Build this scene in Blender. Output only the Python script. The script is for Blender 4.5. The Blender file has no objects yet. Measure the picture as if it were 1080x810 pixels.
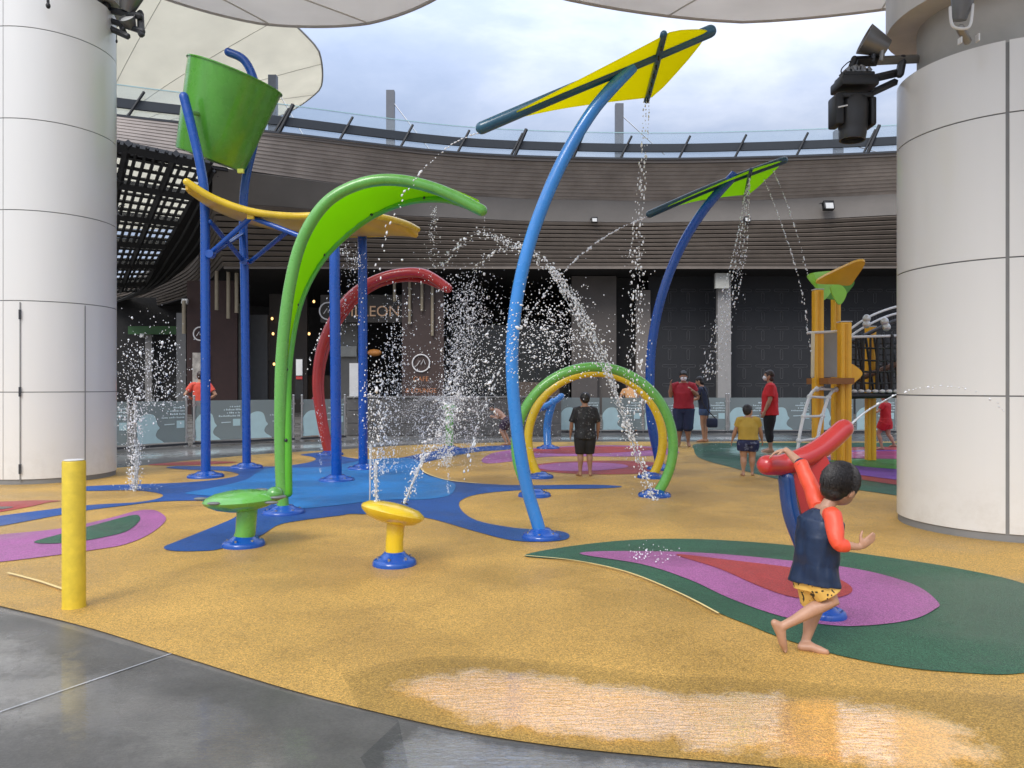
import bpy, bmesh, math, random
import numpy as np
from mathutils import Vector, Matrix, Euler
random.seed(7); rng = np.random.default_rng(7)
R = math.radians
C = bpy.context.scene.collection
sc = bpy.context.scene

# ------------------------------------------------------------------ camera, world, sun
CAMH = 1.35; FPX = 800.0; HZ = 407.0
cam = bpy.data.objects.new('camera', bpy.data.cameras.new('camera')); C.objects.link(cam)
cam.location = (0, 0, CAMH); cam.rotation_euler = (R(90), 0, 0)
cam.data.sensor_width = 36; cam.data.lens = 36*FPX/1080; cam.data.shift_y = 2/1080
cam.data.clip_end = 3000; cam.data.clip_start = 0.05
sc.camera = cam
sc.view_settings.view_transform = 'Standard'; sc.view_settings.look = 'None'
sc.view_settings.exposure = 1.02; sc.view_settings.gamma = 1
SUN_EL, SUN_AZ = 44, 208            # azimuth of the sun, degrees clockwise from +Y
w = bpy.data.worlds.new('World'); sc.world = w; w.use_nodes = True
nt = w.node_tree; nt.nodes.clear()
def N(nt, t, **kw):
    n = nt.nodes.new(t)
    for k, v in kw.items():
        if k.startswith('i_'): n.inputs[k[2:].replace('_', ' ')].default_value = v
        else: setattr(n, k, v)
    return n
out = N(nt, 'ShaderNodeOutputWorld'); bg = N(nt, 'ShaderNodeBackground')
sky = N(nt, 'ShaderNodeTexSky', sky_type='NISHITA', sun_disc=False)
sky.sun_elevation = R(SUN_EL); sky.sun_rotation = R(SUN_AZ)
tc = N(nt, 'ShaderNodeTexCoord'); mp = N(nt, 'ShaderNodeMapping'); mp.inputs['Scale'].default_value = (1, 1, 2.2)
mp.inputs['Location'].default_value = (0.3, 0.1, 0.35)
ns = N(nt, 'ShaderNodeTexNoise'); ns.inputs['Scale'].default_value = 2.6; ns.inputs['Detail'].default_value = 9; ns.inputs['Roughness'].default_value = .58
ns.inputs['Distortion'].default_value = .25
rp = N(nt, 'ShaderNodeValToRGB')
e = rp.color_ramp.elements
e[0].position = .34; e[0].color = (3.1, 3.75, 5.2, 1)
e[1].position = .78; e[1].color = (7.0, 7.3, 8.1, 1)
m = rp.color_ramp.elements.new(.50); m.color = (4.0, 4.6, 6.0, 1)
mx = N(nt, 'ShaderNodeMix', data_type='RGBA'); mx.inputs[0].default_value = .86
nt.links.new(tc.outputs['Generated'], mp.inputs['Vector']); nt.links.new(mp.outputs[0], ns.inputs['Vector'])
nt.links.new(ns.outputs['Fac'], rp.inputs[0]); nt.links.new(sky.outputs[0], mx.inputs[6]); nt.links.new(rp.outputs[0], mx.inputs[7])
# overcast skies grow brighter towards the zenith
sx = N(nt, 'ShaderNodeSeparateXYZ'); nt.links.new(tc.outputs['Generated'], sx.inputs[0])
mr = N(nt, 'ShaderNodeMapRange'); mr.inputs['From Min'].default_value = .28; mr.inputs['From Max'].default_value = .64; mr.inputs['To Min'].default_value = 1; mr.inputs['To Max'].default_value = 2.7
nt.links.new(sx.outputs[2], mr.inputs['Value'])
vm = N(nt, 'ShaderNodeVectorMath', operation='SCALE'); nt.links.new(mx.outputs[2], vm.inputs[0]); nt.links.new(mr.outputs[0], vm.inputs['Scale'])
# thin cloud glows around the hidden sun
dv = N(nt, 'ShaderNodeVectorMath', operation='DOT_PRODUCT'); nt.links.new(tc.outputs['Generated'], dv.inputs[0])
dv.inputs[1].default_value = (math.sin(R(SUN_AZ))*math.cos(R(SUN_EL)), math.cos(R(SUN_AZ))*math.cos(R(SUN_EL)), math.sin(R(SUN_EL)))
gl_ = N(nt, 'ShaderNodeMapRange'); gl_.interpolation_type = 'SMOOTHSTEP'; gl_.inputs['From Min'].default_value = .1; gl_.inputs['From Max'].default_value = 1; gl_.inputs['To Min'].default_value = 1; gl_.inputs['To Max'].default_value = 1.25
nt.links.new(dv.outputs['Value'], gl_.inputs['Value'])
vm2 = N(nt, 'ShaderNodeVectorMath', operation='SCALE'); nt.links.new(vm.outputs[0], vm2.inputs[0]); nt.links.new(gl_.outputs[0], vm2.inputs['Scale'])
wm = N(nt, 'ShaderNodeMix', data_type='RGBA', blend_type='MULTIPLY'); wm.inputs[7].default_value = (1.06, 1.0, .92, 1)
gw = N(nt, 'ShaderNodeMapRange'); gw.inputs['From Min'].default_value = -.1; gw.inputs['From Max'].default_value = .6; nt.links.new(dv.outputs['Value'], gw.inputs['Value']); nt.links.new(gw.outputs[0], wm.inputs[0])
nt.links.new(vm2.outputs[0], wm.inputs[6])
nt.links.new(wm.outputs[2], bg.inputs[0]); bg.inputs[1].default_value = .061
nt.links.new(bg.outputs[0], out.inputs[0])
sd = bpy.data.lights.new('sun', 'SUN'); sd.energy = .85; sd.angle = R(24); sd.color = (1, .95, .87)
sun = bpy.data.objects.new('sun', sd); C.objects.link(sun)
az, el = R(SUN_AZ), R(SUN_EL)
dvec = Vector((math.sin(az)*math.cos(el), math.cos(az)*math.cos(el), math.sin(el)))
sun.rotation_euler = dvec.to_track_quat('Z', 'Y').to_euler(); sun.location = dvec*60

# ------------------------------------------------------------------ measuring helpers
def P(px, py, z): return Vector(((px-540)/FPX*z, z, CAMH+(HZ-py)/FPX*z))      # a point z metres ahead
def G(px, py, h=0.0):                                                          # a point on the ground
    z = (CAMH-h)*FPX/(py-HZ); return Vector(((px-540)/FPX*z, z, h))
def GZ(px, z): return Vector(((px-540)/FPX*z, z, 0))

# ------------------------------------------------------------------ materials
MATS = {}
def pm(name, col, rough=.5, metal=0, var=.08, scale=4, bump=0, bscale=60, coat=0, spec=.5, trans=0, wet=None, grain=0, gscale=200, streak=False):
    if name in MATS: return MATS[name]
    m = bpy.data.materials.new(name); m.use_nodes = True; t = m.node_tree
    b = t.nodes['Principled BSDF']
    b.inputs['Roughness'].default_value = rough; b.inputs['Metallic'].default_value = metal
    b.inputs['Coat Weight'].default_value = coat; b.inputs['Coat Roughness'].default_value = .08
    b.inputs['Specular IOR Level'].default_value = spec; b.inputs['Transmission Weight'].default_value = trans
    c = (*col, 1) if len(col) == 3 else col
    tcn = N(t, 'ShaderNodeTexCoord'); geo = tcn.outputs['Object']
    if streak:
        mpn = N(t, 'ShaderNodeMapping'); mpn.inputs['Scale'].default_value = (1, 1, .12); t.links.new(geo, mpn.inputs[0]); src = mpn.outputs[0]
    else: src = geo
    n1 = N(t, 'ShaderNodeTexNoise'); n1.inputs['Scale'].default_value = scale; n1.inputs['Detail'].default_value = 6; n1.inputs['Roughness'].default_value = .62
    t.links.new(src, n1.inputs['Vector'])
    r1 = N(t, 'ShaderNodeMapRange'); r1.inputs['From Min'].default_value = .3; r1.inputs['From Max'].default_value = .7
    r1.inputs['To Min'].default_value = 1-var; r1.inputs['To Max'].default_value = 1+var
    t.links.new(n1.outputs['Fac'], r1.inputs['Value'])
    s = N(t, 'ShaderNodeVectorMath', operation='SCALE'); s.inputs[0].default_value = c[:3]
    t.links.new(r1.outputs[0], s.inputs['Scale'])
    last = s.outputs[0]; h = None
    if grain:
        v = N(t, 'ShaderNodeTexVoronoi'); v.inputs['Scale'].default_value = gscale; t.links.new(geo, v.inputs['Vector'])
        sp = N(t, 'ShaderNodeSeparateColor'); t.links.new(v.outputs['Color'], sp.inputs[0])
        g2 = N(t, 'ShaderNodeMapRange'); g2.inputs['To Min'].default_value = 1-grain*1.15; g2.inputs['To Max'].default_value = 1+grain*1.15
        t.links.new(sp.outputs[0], g2.inputs['Value'])
        s2 = N(t, 'ShaderNodeVectorMath', operation='SCALE'); t.links.new(last, s2.inputs[0]); t.links.new(g2.outputs[0], s2.inputs['Scale'])
        last = s2.outputs[0]
        # coarser flecks so the grain survives in the middle distance
        v3 = N(t, 'ShaderNodeTexNoise'); v3.inputs['Scale'].default_value = gscale*.28; v3.inputs['Detail'].default_value = 3; t.links.new(geo, v3.inputs['Vector'])
        g3 = N(t, 'ShaderNodeMapRange'); g3.inputs['From Min'].default_value = .3; g3.inputs['From Max'].default_value = .7; g3.inputs['To Min'].default_value = 1-grain*.24; g3.inputs['To Max'].default_value = 1+grain*.24
        t.links.new(v3.outputs['Fac'], g3.inputs['Value'])
        s3 = N(t, 'ShaderNodeVectorMath', operation='SCALE'); t.links.new(last, s3.inputs[0]); t.links.new(g3.outputs[0], s3.inputs['Scale'])
        last = s3.outputs[0]
        h = v.outputs['Distance']
    t.links.new(last, b.inputs['Base Color'])
    if wet:
        n2 = N(t, 'ShaderNodeTexNoise'); n2.inputs['Scale'].default_value = wet[2]; n2.inputs['Detail'].default_value = 5; t.links.new(geo, n2.inputs['Vector'])
        r2 = N(t, 'ShaderNodeMapRange'); r2.inputs['From Min'].default_value = .42; r2.inputs['From Max'].default_value = .6
        r2.inputs['To Min'].default_value = wet[0]; r2.inputs['To Max'].default_value = wet[1]
        t.links.new(n2.outputs['Fac'], r2.inputs['Value']); t.links.new(r2.outputs[0], b.inputs['Roughness'])
    if bump:
        bn = N(t, 'ShaderNodeBump'); bn.inputs['Strength'].default_value = bump; bn.inputs['Distance'].default_value = .004
        if h is None:
            n3 = N(t, 'ShaderNodeTexNoise'); n3.inputs['Scale'].default_value = bscale; n3.inputs['Detail'].default_value = 3; t.links.new(geo, n3.inputs['Vector']); h = n3.outputs['Fac']
        t.links.new(h, bn.inputs['Height']); t.links.new(bn.outputs[0], b.inputs['Normal'])
    MATS[name] = m; return m

def glass_like(name, tint, fac_ior=1.45, rough=.02, body=0.0, bcol=(.8, .9, .9), emit=0):
    m = bpy.data.materials.new(name); m.use_nodes = True; t = m.node_tree; t.nodes.clear()
    o = N(t, 'ShaderNodeOutputMaterial'); tr = N(t, 'ShaderNodeBsdfTransparent'); tr.inputs[0].default_value = (*tint, 1)
    gl = N(t, 'ShaderNodeBsdfGlossy'); gl.inputs['Roughness'].default_value = rough
    fr = N(t, 'ShaderNodeFresnel'); fr.inputs[0].default_value = fac_ior
    mx = N(t, 'ShaderNodeMixShader'); t.links.new(fr.outputs[0], mx.inputs[0]); 
    if body:
        df = N(t, 'ShaderNodeBsdfDiffuse'); df.inputs[0].default_value = (*bcol, 1); mb = N(t, 'ShaderNodeMixShader'); mb.inputs[0].default_value = body
        t.links.new(tr.outputs[0], mb.inputs[1]); t.links.new(df.outputs[0], mb.inputs[2]); t.links.new(mb.outputs[0], mx.inputs[1])
    else: t.links.new(tr.outputs[0], mx.inputs[1])
    t.links.new(gl.outputs[0], mx.inputs[2]); t.links.new(mx.outputs[0], o.inputs[0])
    return m

PANEL = pm('white_panel', (.78, .77, .735), .28, var=.025, scale=1.2, coat=.25, streak=True)
_t = PANEL.node_tree; _b = _t.nodes['Principled BSDF']; _src = _b.inputs['Base Color'].links[0].from_socket
_tc = N(_t, 'ShaderNodeTexCoord'); _sx = N(_t, 'ShaderNodeSeparateXYZ'); _t.links.new(_tc.outputs['Object'], _sx.inputs[0])
_mr = N(_t, 'ShaderNodeMapRange'); _mr.inputs['From Min'].default_value = .62; _mr.inputs['From Max'].default_value = .06; _mr.inputs['To Max'].default_value = .30; _t.links.new(_sx.outputs[2], _mr.inputs['Value'])
_n = N(_t, 'ShaderNodeTexNoise'); _n.inputs['Scale'].default_value = 5; _n.inputs['Detail'].default_value = 10; _n.inputs['Roughness'].default_value = .7; _t.links.new(_tc.outputs['Object'], _n.inputs['Vector'])
_n2 = N(_t, 'ShaderNodeMapRange'); _n2.inputs['From Min'].default_value = .45; _n2.inputs['From Max'].default_value = .75; _t.links.new(_n.outputs['Fac'], _n2.inputs['Value'])
_m = N(_t, 'ShaderNodeMath', operation='MULTIPLY'); _t.links.new(_mr.outputs[0], _m.inputs[0]); _t.links.new(_n2.outputs[0], _m.inputs[1])
_x = N(_t, 'ShaderNodeMix', data_type='RGBA'); _t.links.new(_m.outputs[0], _x.inputs[0]); _t.links.new(_src, _x.inputs[6]); _x.inputs[7].default_value = (.36, .30, .20, 1); _t.links.new(_x.outputs[2], _b.inputs['Base Color'])
JOINT = pm('joint_grey', (.24, .24, .235), .7)
CONC = pm('concrete_cap', (.42, .40, .36), .75, var=.12, scale=2, bump=.3, bscale=30)
BLUE = pm('blue_paint', (.004, .075, .38), .3, var=.13, coat=.35, scale=5, wet=(.16, .42, 7), bump=.08, bscale=14, streak=True)
LBLUE = pm('light_blue_paint', (.025, .22, .62), .25, var=.13, coat=.6, scale=5, wet=(.16, .42, 7), bump=.08, bscale=14, streak=True)
TEAL = pm('teal_fade_paint', (.015, .085, .14), .3, var=.2, coat=.4, scale=2)
GREEN = pm('green_paint', (.13, .42, .07), .25, var=.13, coat=.6, scale=5, wet=(.16, .42, 7), bump=.08, bscale=14, streak=True)
DGREEN = pm('bucket_green', (.095, .36, .04), .24, var=.14, coat=.6, scale=5, wet=(.16, .42, 7), bump=.08, bscale=14, streak=True)
LIME = None
YELL = pm('yellow_paint', (.80, .55, .02), .28, var=.13, coat=.5, scale=5, wet=(.16, .42, 7), bump=.08, bscale=14, streak=True)
BOLY = pm('bollard_yellow', (.72, .52, .03), .42, var=.12, scale=14, coat=.2, bump=.1)
RED = pm('red_paint', (.46, .028, .026), .3, var=.08, coat=.5)
ORNG = pm('yellow_orange_paint', (.95, .50, .02), .35, var=.06, coat=.3)
STEEL = pm('brushed_steel', (.55, .54, .52), .28, metal=1, var=.05)
WPAINT = pm('white_metal', (.72, .72, .70), .35)
BLACK = pm('black_plastic', (.012, .012, .013), .45, var=.2)
DARKM = pm('dark_metal', (.035, .037, .042), .4, var=.15)
LOUV = pm('louvre_metal', (.175, .145, .12), .5, var=.15, scale=1.5)
SOFF = pm('soffit_board', (.31, .265, .23), .6, var=.22, scale=.9, streak=False)
BAND = pm('grey_band_paint', (.175, .16, .145), .7, var=.1, scale=.7)
DARK = pm('dark_interior', (.012, .011, .011), .7, var=.4, scale=1.2)
BROWN = pm('brown_cladding', (.034, .012, .009), .65, var=.15)
GREYW = pm('grey_wall', (.085, .073, .065), .7, var=.1, scale=1)
STONE = pm('stone_wall', (.13, .125, .12), .65, var=.2, scale=3, bump=.5, bscale=25)
HOARD = pm('black_hoarding', (.014, .015, .018), .7, var=.1)
HLINE = pm('hoarding_line', (.075, .075, .08), .6)
PAVE = pm('wet_concrete', (.155, .145, .128), .45, var=.30, scale=1.6, wet=(.22, .5, .9), bump=.12, bscale=9, grain=.10, gscale=120)
def rub(n, c, g=.42): return pm(n, c, .5, var=.20, scale=.8, grain=g, gscale=210, bump=.9, wet=(.30, .6, .8), spec=.42)
RY = rub('rubber_yellow', (.55, .33, .080), .40)
RB = rub('rubber_blue', (.016, .085, .31), .35)
RLB = rub('rubber_sky_blue', (.02, .20, .52), .25)
RP = rub('rubber_pink', (.40, .13, .32), .34)
RG = rub('rubber_green', (.035, .115, .062), .45)
RR = rub('rubber_red', (.42, .055, .05), .32)
RV = rub('rubber_violet', (.20, .075, .36), .34)
RLG = rub('rubber_light_green', (.10, .32, .06), .34)
RGY = rub('rubber_grey', (.16, .14, .12))
RC = pm('cream_edging', (.80, .62, .26), .5, var=.05)

# ------------------------------------------------------------------ mesh builder
ORG = {}
def catmull(pts, n=8, closed=False):
    pts = [Vector(p) for p in pts]; L = len(pts); res = []
    rngk = range(L if closed else L-1)
    for i in rngk:
        if closed: p0, p1, p2, p3 = pts[(i-1) % L], pts[i], pts[(i+1) % L], pts[(i+2) % L]
        else: p0, p1, p2, p3 = pts[max(i-1, 0)], pts[i], pts[i+1], pts[min(i+2, L-1)]
        for k in range(n):
            t = k/n
            res.append(.5*((2*p1)+(-p0+p2)*t+(2*p0-5*p1+4*p2-p3)*t*t+(-p0+3*p1-3*p2+p3)*t**3))
    if not closed: res.append(pts[-1].copy())
    return res
def frame(d):
    d = d.normalized(); a = Vector((0, 0, 1)) if abs(d.z) < .95 else Vector((1, 0, 0))
    u = d.cross(a).normalized(); return u, u.cross(d).normalized()
class MB:
    def __init__(s): s.v = []; s.f = []
    def add(s, vs, fs):
        o = len(s.v); s.v += [tuple(v) for v in vs]; s.f += [[i+o for i in f] for f in fs]; return s
    def box(s, c, d, rot=None):
        c = Vector(c); hx, hy, hz = d[0]/2, d[1]/2, d[2]/2
        vs = [Vector((x, y, z)) for x in (-hx, hx) for y in (-hy, hy) for z in (-hz, hz)]
        if rot is not None: vs = [rot @ v for v in vs]
        return s.add([c+v for v in vs], [(0, 1, 3, 2), (4, 6, 7, 5), (0, 4, 5, 1), (2, 3, 7, 6), (0, 2, 6, 4), (1, 5, 7, 3)])
    def tube(s, pts, r, seg=16, cap='round', flat=1.0):
        pts = [Vector(p) for p in pts]; n = len(pts)
        rs = list(r) if hasattr(r, '__len__') else [r]*n
        if len(rs) != n: rs = list(np.interp(np.linspace(0, 1, n), np.linspace(0, 1, len(rs)), rs))
        if cap == 'round':
            d0 = (pts[0]-pts[1]).normalized(); d1 = (pts[-1]-pts[-2]).normalized()
            A = [pts[0]+d0*rs[0]*.98, pts[0]+d0*rs[0]*.8, pts[0]+d0*rs[0]*.45]; ra = [rs[0]*.12, rs[0]*.6, rs[0]*.89]
            B = [pts[-1]+d1*rs[-1]*.45, pts[-1]+d1*rs[-1]*.8, pts[-1]+d1*rs[-1]*.98]; rb = [rs[-1]*.89, rs[-1]*.6, rs[-1]*.12]
            pts = A+pts+B; rs = ra+rs+rb; n = len(pts)
        vs = []; fs = []; u = None
        for i in range(n):
            d = (pts[min(i+1, n-1)]-pts[max(i-1, 0)]).normalized()
            if u is None: u, v = frame(d)
            else:
                u = (u-d*u.dot(d)).normalized(); v = u.cross(d).normalized()
            for k in range(seg):
                a = 2*math.pi*k/seg; vs.append(pts[i]+u*math.cos(a)*rs[i]+v*math.sin(a)*rs[i]*flat)
        for i in range(n-1):
            for k in range(seg):
                k2 = (k+1) % seg; fs.append((i*seg+k, i*seg+k2, (i+1)*seg+k2, (i+1)*seg+k))
        fs.append(tuple(range(seg))[::-1]); fs.append(tuple((n-1)*seg+k for k in range(seg)))
        return s.add(vs, fs)
    def cyl(s, a, b, r, seg=24, r2=None): return s.tube([a, b], [r, r if r2 is None else r2], seg, cap='flat')
    def lathe(s, c, prof, seg=32, rot=None, sx=1, sy=1):
        c = Vector(c); vs = []; fs = []; n = len(prof)
        for (r, z) in prof:
            for k in range(seg):
                a = 2*math.pi*k/seg; p = Vector((r*math.cos(a)*sx, r*math.sin(a)*sy, z))
                if rot is not None: p = rot @ p
                vs.append(c+p)
        for i in range(n-1):
            for k in range(seg):
                k2 = (k+1) % seg; fs.append((i*seg+k, i*seg+k2, (i+1)*seg+k2, (i+1)*seg+k))
        if prof[0][0] > 1e-5: fs.append(tuple(range(seg))[::-1])
        if prof[-1][0] > 1e-5: fs.append(tuple((n-1)*seg+k for k in range(seg)))
        return s.add(vs, fs)
    def ell(s, c, rx, ry, rz, rot=None, seg=20, rings=12):
        prof = [(math.sin(math.pi*i/rings), -math.cos(math.pi*i/rings)) for i in range(rings+1)]
        prof[0] = (.001, -1); prof[-1] = (.001, 1)
        M = Matrix.Diagonal((rx, ry, rz)); M = (rot.to_3x3() @ M) if rot is not None else M
        return s.lathe(c, prof, seg, rot=M)
    def sheet(s, rows, th=0.0, closed=False):
        """loft a grid of points; th gives it thickness along its normals"""
        rows = [[Vector(p) for p in r] for r in rows]; m = len(rows); n = len(rows[0])
        vs = [p for r in rows for p in r]; fs = []
        for i in range(m-1):
            for j in range(n if closed else n-1):
                j2 = (j+1) % n; fs.append((i*n+j, i*n+j2, (i+1)*n+j2, (i+1)*n+j))
        if not th: return s.add(vs, fs)
        nr = []
        for i in range(m):
            for j in range(n):
                a = rows[min(i+1, m-1)][j]-rows[max(i-1, 0)][j]
                b = (rows[i][(j+1) % n]-rows[i][j-1]) if closed else rows[i][min(j+1, n-1)]-rows[i][max(j-1, 0)]
                q = a.cross(b); nr.append(q.normalized() if q.length > 1e-9 else Vector((0, 0, 1)))
        v2 = [p+q*th for p, q in zip(vs, nr)]; o = len(vs)
        f2 = [tuple(i+o for i in reversed(f)) for f in fs]
        side = []
        if not closed:
            bd = [(i*n) for i in range(m)]; 
            for i in range(m-1):
                side.append(((i+1)*n, i*n, i*n+o, (i+1)*n+o)); side.append((i*n+n-1, (i+1)*n+n-1, (i+1)*n+n-1+o, i*n+n-1+o))
        for j in range(n if closed else n-1):
            j2 = (j+1) % n
            side.append((j, j2, j2+o, j+o)); a = (m-1)*n; side.append((a+j2, a+j, a+j+o, a+j2+o))
        return s.add(vs+v2, fs+f2+side)
    def prism(s, pts, nvec, th):
        """a flat outline with thickness"""
        pts = [Vector(p) for p in pts]; n = len(pts); q = Vector(nvec).normalized()*th
        return s.add(pts+[p+q for p in pts], [tuple(range(n))[::-1], tuple(range(n, 2*n))]+[(i, (i+1) % n, (i+1) % n+n, i+n) for i in range(n)])
    def build(s, name, mat, parent=None, smooth=True, sharp=38, bevel=0, tri=False, fixn=True, up=False):
        org = ORG.get(parent.name, Vector((0, 0, 0))) if parent else Vector((0, 0, 0))
        me = bpy.data.meshes.new(name); me.from_pydata([(v[0]-org.x, v[1]-org.y, v[2]-org.z) for v in s.v], [], s.f)
        if fixn or tri:
            bm = bmesh.new(); bm.from_mesh(me)
            if bevel: bmesh.ops.bevel(bm, geom=[e for e in bm.edges if e.is_manifold and e.calc_face_angle(0) > .6], offset=bevel, segments=2, affect='EDGES', profile=.5)
            bmesh.ops.recalc_face_normals(bm, faces=bm.faces)
            if tri: bmesh.ops.triangulate(bm, faces=bm.faces)
            if up: bmesh.ops.reverse_faces(bm, faces=[f for f in bm.faces if f.normal.z < 0])
            bm.to_mesh(me); bm.free()
        if smooth: me.shade_smooth(); me.set_sharp_from_angle(angle=R(sharp))
        me.materials.append(mat)
        o = bpy.data.objects.new(name, me); C.objects.link(o)
        if parent: o.parent = parent; ORG[o.name] = org
        return o
def tag(o, label=None, cat=None, group=None, kind=None):
    if label: o['label'] = label
    if cat: o['category'] = cat
    if group: o['group'] = group
    if kind: o['kind'] = kind
    return o
def thing(name, loc, label, cat, group=None):
    o = bpy.data.objects.new(name, None); C.objects.link(o); o.location = loc; o.empty_display_size = .2
    ORG[o.name] = Vector(loc); return tag(o, label, cat, group)
def text_mesh(mb, s, size, origin, xdir, updir, depth=.01, mirror=False):
    cu = bpy.data.curves.new('txt', 'FONT'); cu.body = s; cu.size = size; cu.extrude = depth/2; cu.align_x = 'CENTER'
    o = bpy.data.objects.new('txt', cu); C.objects.link(o)
    dg = bpy.context.evaluated_depsgraph_get(); me = bpy.data.meshes.new_from_object(o.evaluated_get(dg))
    xd = Vector(xdir).normalized()*(-1 if mirror else 1); ud = Vector(updir).normalized(); nd = xd.cross(ud)
    mb.add([Vector(origin)+xd*v.co.x+ud*v.co.y+nd*v.co.z for v in me.vertices], [tuple(p.vertices) for p in me.polygons])
    bpy.data.objects.remove(o); bpy.data.meshes.remove(me); bpy.data.curves.remove(cu)

# ------------------------------------------------------------------ the ground
b = MB(); b.add([(-300, -60, 0), (300, -60, 0), (300, 400, 0), (-300, 400, 0)], [(0, 1, 2, 3)])
tag(b.build('paving', PAVE, smooth=False, up=True), 'wet grey concrete paving around the play surface', 'paving', kind='structure')
def marking(name, pts, mat, h, label, sub=6, smooth=True):
    g = [G(x, y, 0) if not isinstance(x, Vector) else x for x, y in pts]
    g = catmull(g, sub, True) if smooth else g
    b = MB(); n = len(g); b.add([(p.x, p.y, h) for p in g], [tuple(range(n))])
    o = b.build(name, mat, smooth=False, tri=True, up=True)
    for v in o.data.polygons:
        pass
    return tag(o, label, 'ground', kind='structure')
near = catmull([G(x, y) for x, y in [(-260, 590), (-80, 622), (0, 640), (90, 662), (180, 690), (300, 727), (400, 753), (500, 775), (600, 790), (700, 800), (830, 812), (980, 835), (1150, 880)]], 8)
near.append(Vector((4.5, .8, 0)))
far = [G(x, y) for x, y in [(1500, 466), (1100, 466), (943, 466), (800, 466), (700, 466), (560, 466.5), (450, 469), (350, 475), (280, 479), (200, 486), (122, 494), (0, 503), (-260, 520)]]
b = MB(); pl = near+[Vector((9, 1.5, 0)), Vector((22, 9, 0))]+catmull(far, 5)
b.add([(p.x, p.y, .006) for p in pl], [tuple(range(len(pl)))])
ys = b.build('play_surface', RY, smooth=False, tri=True, up=True); tag(ys, 'mottled yellow rubber play surface', 'ground', kind='structure')
marking('blue_marking', [(-110, 561), (0, 545), (90, 534), (150, 530), (172, 523), (143, 518), (86, 518.5), (80, 515), (110, 512.6), (187, 510), (233, 506), (252, 501), (233, 497), (200, 496), (176, 494), (187, 492.2), (240, 492.5), (290, 492.5), (322, 489), (333, 485), (328, 482), (317, 480.4), (327, 478.6), (350, 477), (362, 482), (385, 485), (418, 484), (454, 477), (483, 473.5), (520, 470.7), (548, 470), (556, 472), (532, 475), (503, 477), (471, 483), (446, 489), (444, 493), (450, 500), (471, 507), (503, 510.5), (548, 512.5), (626, 512), (656, 514), (630, 516), (564, 517), (511, 521), (487, 528), (486, 538), (503, 550), (544, 558), (581, 560), (599, 564), (597, 570), (573, 572.5), (540, 571), (503, 562), (454, 548), (426, 545), (373, 543), (360, 544.5), (317, 550), (293, 555), (273, 567), (233, 580), (207, 582.5), (180, 582), (173, 578), (187, 572), (217, 560), (247, 547), (252, 540), (240, 533), (213, 529), (167, 530), (133, 534), (87, 540), (0, 556), (-110, 576)], RB, .011, 'deep blue river shape in the yellow rubber floor', sub=5)
marking('sky_blue_marking', [(196, 521), (222, 516), (258, 507.5), (272, 499), (285, 494.5), (319, 494), (347, 493), (374, 488), (391, 485), (430, 484), (444, 489), (443, 495), (450, 502), (469, 507), (480, 512), (478, 520), (469, 525), (444, 528), (416, 528), (380, 531), (347, 535), (310, 538), (292, 535), (277, 527), (235, 525), (208, 523)], RLB, .015, 'light blue pool shape within the deep blue floor shape')
marking('pink_marking', [(175, 549), (168, 541), (158, 538.6), (143, 540), (117, 547), (67, 558), (0, 565), (-60, 572), (-60, 600), (0, 594), (50, 588), (100, 581), (133, 575), (160, 563)], RP, .011, 'pink leaf shape in the floor beside the left column')
marking('green_marking', [(36, 573), (67, 564), (100, 555), (138, 545), (147, 546), (146, 552), (133, 562), (110, 568), (87, 572), (55, 575)], RG, .015, 'dark green centre of the pink leaf shape')
marking('red_marking', [(-40, 532), (0, 530), (40, 528.5), (64, 529), (50, 531), (33, 535), (0, 541), (-40, 547)], RR, .011, 'red wedge in the floor by the left column')
marking('grey_marking', [(-40, 536), (0, 535.5), (14, 536), (0, 538.5), (-40, 541)], RGY, .015, 'grey centre of the red wedge')
marking('russet_marking', [(156, 491), (180, 488.6), (215, 487), (250, 488), (225, 490), (190, 491.3)], RR, .011, 'thin russet sliver in the far floor')
marking('green_marking', [(553, 587.5), (597, 578), (661, 571), (726, 569.5), (801, 573.5), (876, 581), (956, 592), (1016, 602), (1080, 617), (1150, 650), (1150, 690), (1080, 712), (1005, 711), (940, 704), (876, 691), (822, 674), (790, 661), (758, 648), (715, 626), (661, 604), (607, 592.5)], RG, .011, 'large dark green teardrop shape under the running boy')
marking('pink_marking', [(611, 585.6), (661, 583), (742, 585), (822, 592), (903, 602), (962, 618), (989, 637), (986, 645), (962, 656), (919, 662), (876, 662), (822, 652), (769, 633), (726, 613), (677, 597)], RP, .015, 'pink teardrop inside the large green teardrop')
marking('red_marking', [(713, 587), (769, 593), (833, 601), (876, 610), (897, 621), (896, 629), (876, 634), (838, 633), (801, 621), (758, 602)], RR, .019, 'red teardrop inside the large pink teardrop')
def edge_line(name, pts, wd, label):
    g = catmull([G(x, y) for x, y in pts], 6); b = MB(); rows = [[], []]
    for i, p in enumerate(g):
        d = (g[min(i+1, len(g)-1)]-g[max(i-1, 0)]).normalized(); q = Vector((-d.y, d.x, 0))*wd/2
        rows[0].append((p.x+q.x, p.y+q.y, .022)); rows[1].append((p.x-q.x, p.y-q.y, .022))
    b.sheet(rows); tag(b.build(name, RC, smooth=False), label, 'ground', kind='structure')
edge_line('cream_line', [(553, 588.4), (607, 594), (661, 606), (715, 628), (758, 650.5)], .016, 'cream edging line below the green teardrop')
edge_line('cream_line', [(8, 607), (40, 615.5), (68, 625)], .022, 'cream line on the floor left of the yellow bollard')
edge_line('cream_line', [(446, 488.6), (443.6, 493), (449, 500), (471, 507.4), (503, 511)], .03, 'cream edging of the far yellow island')
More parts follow.
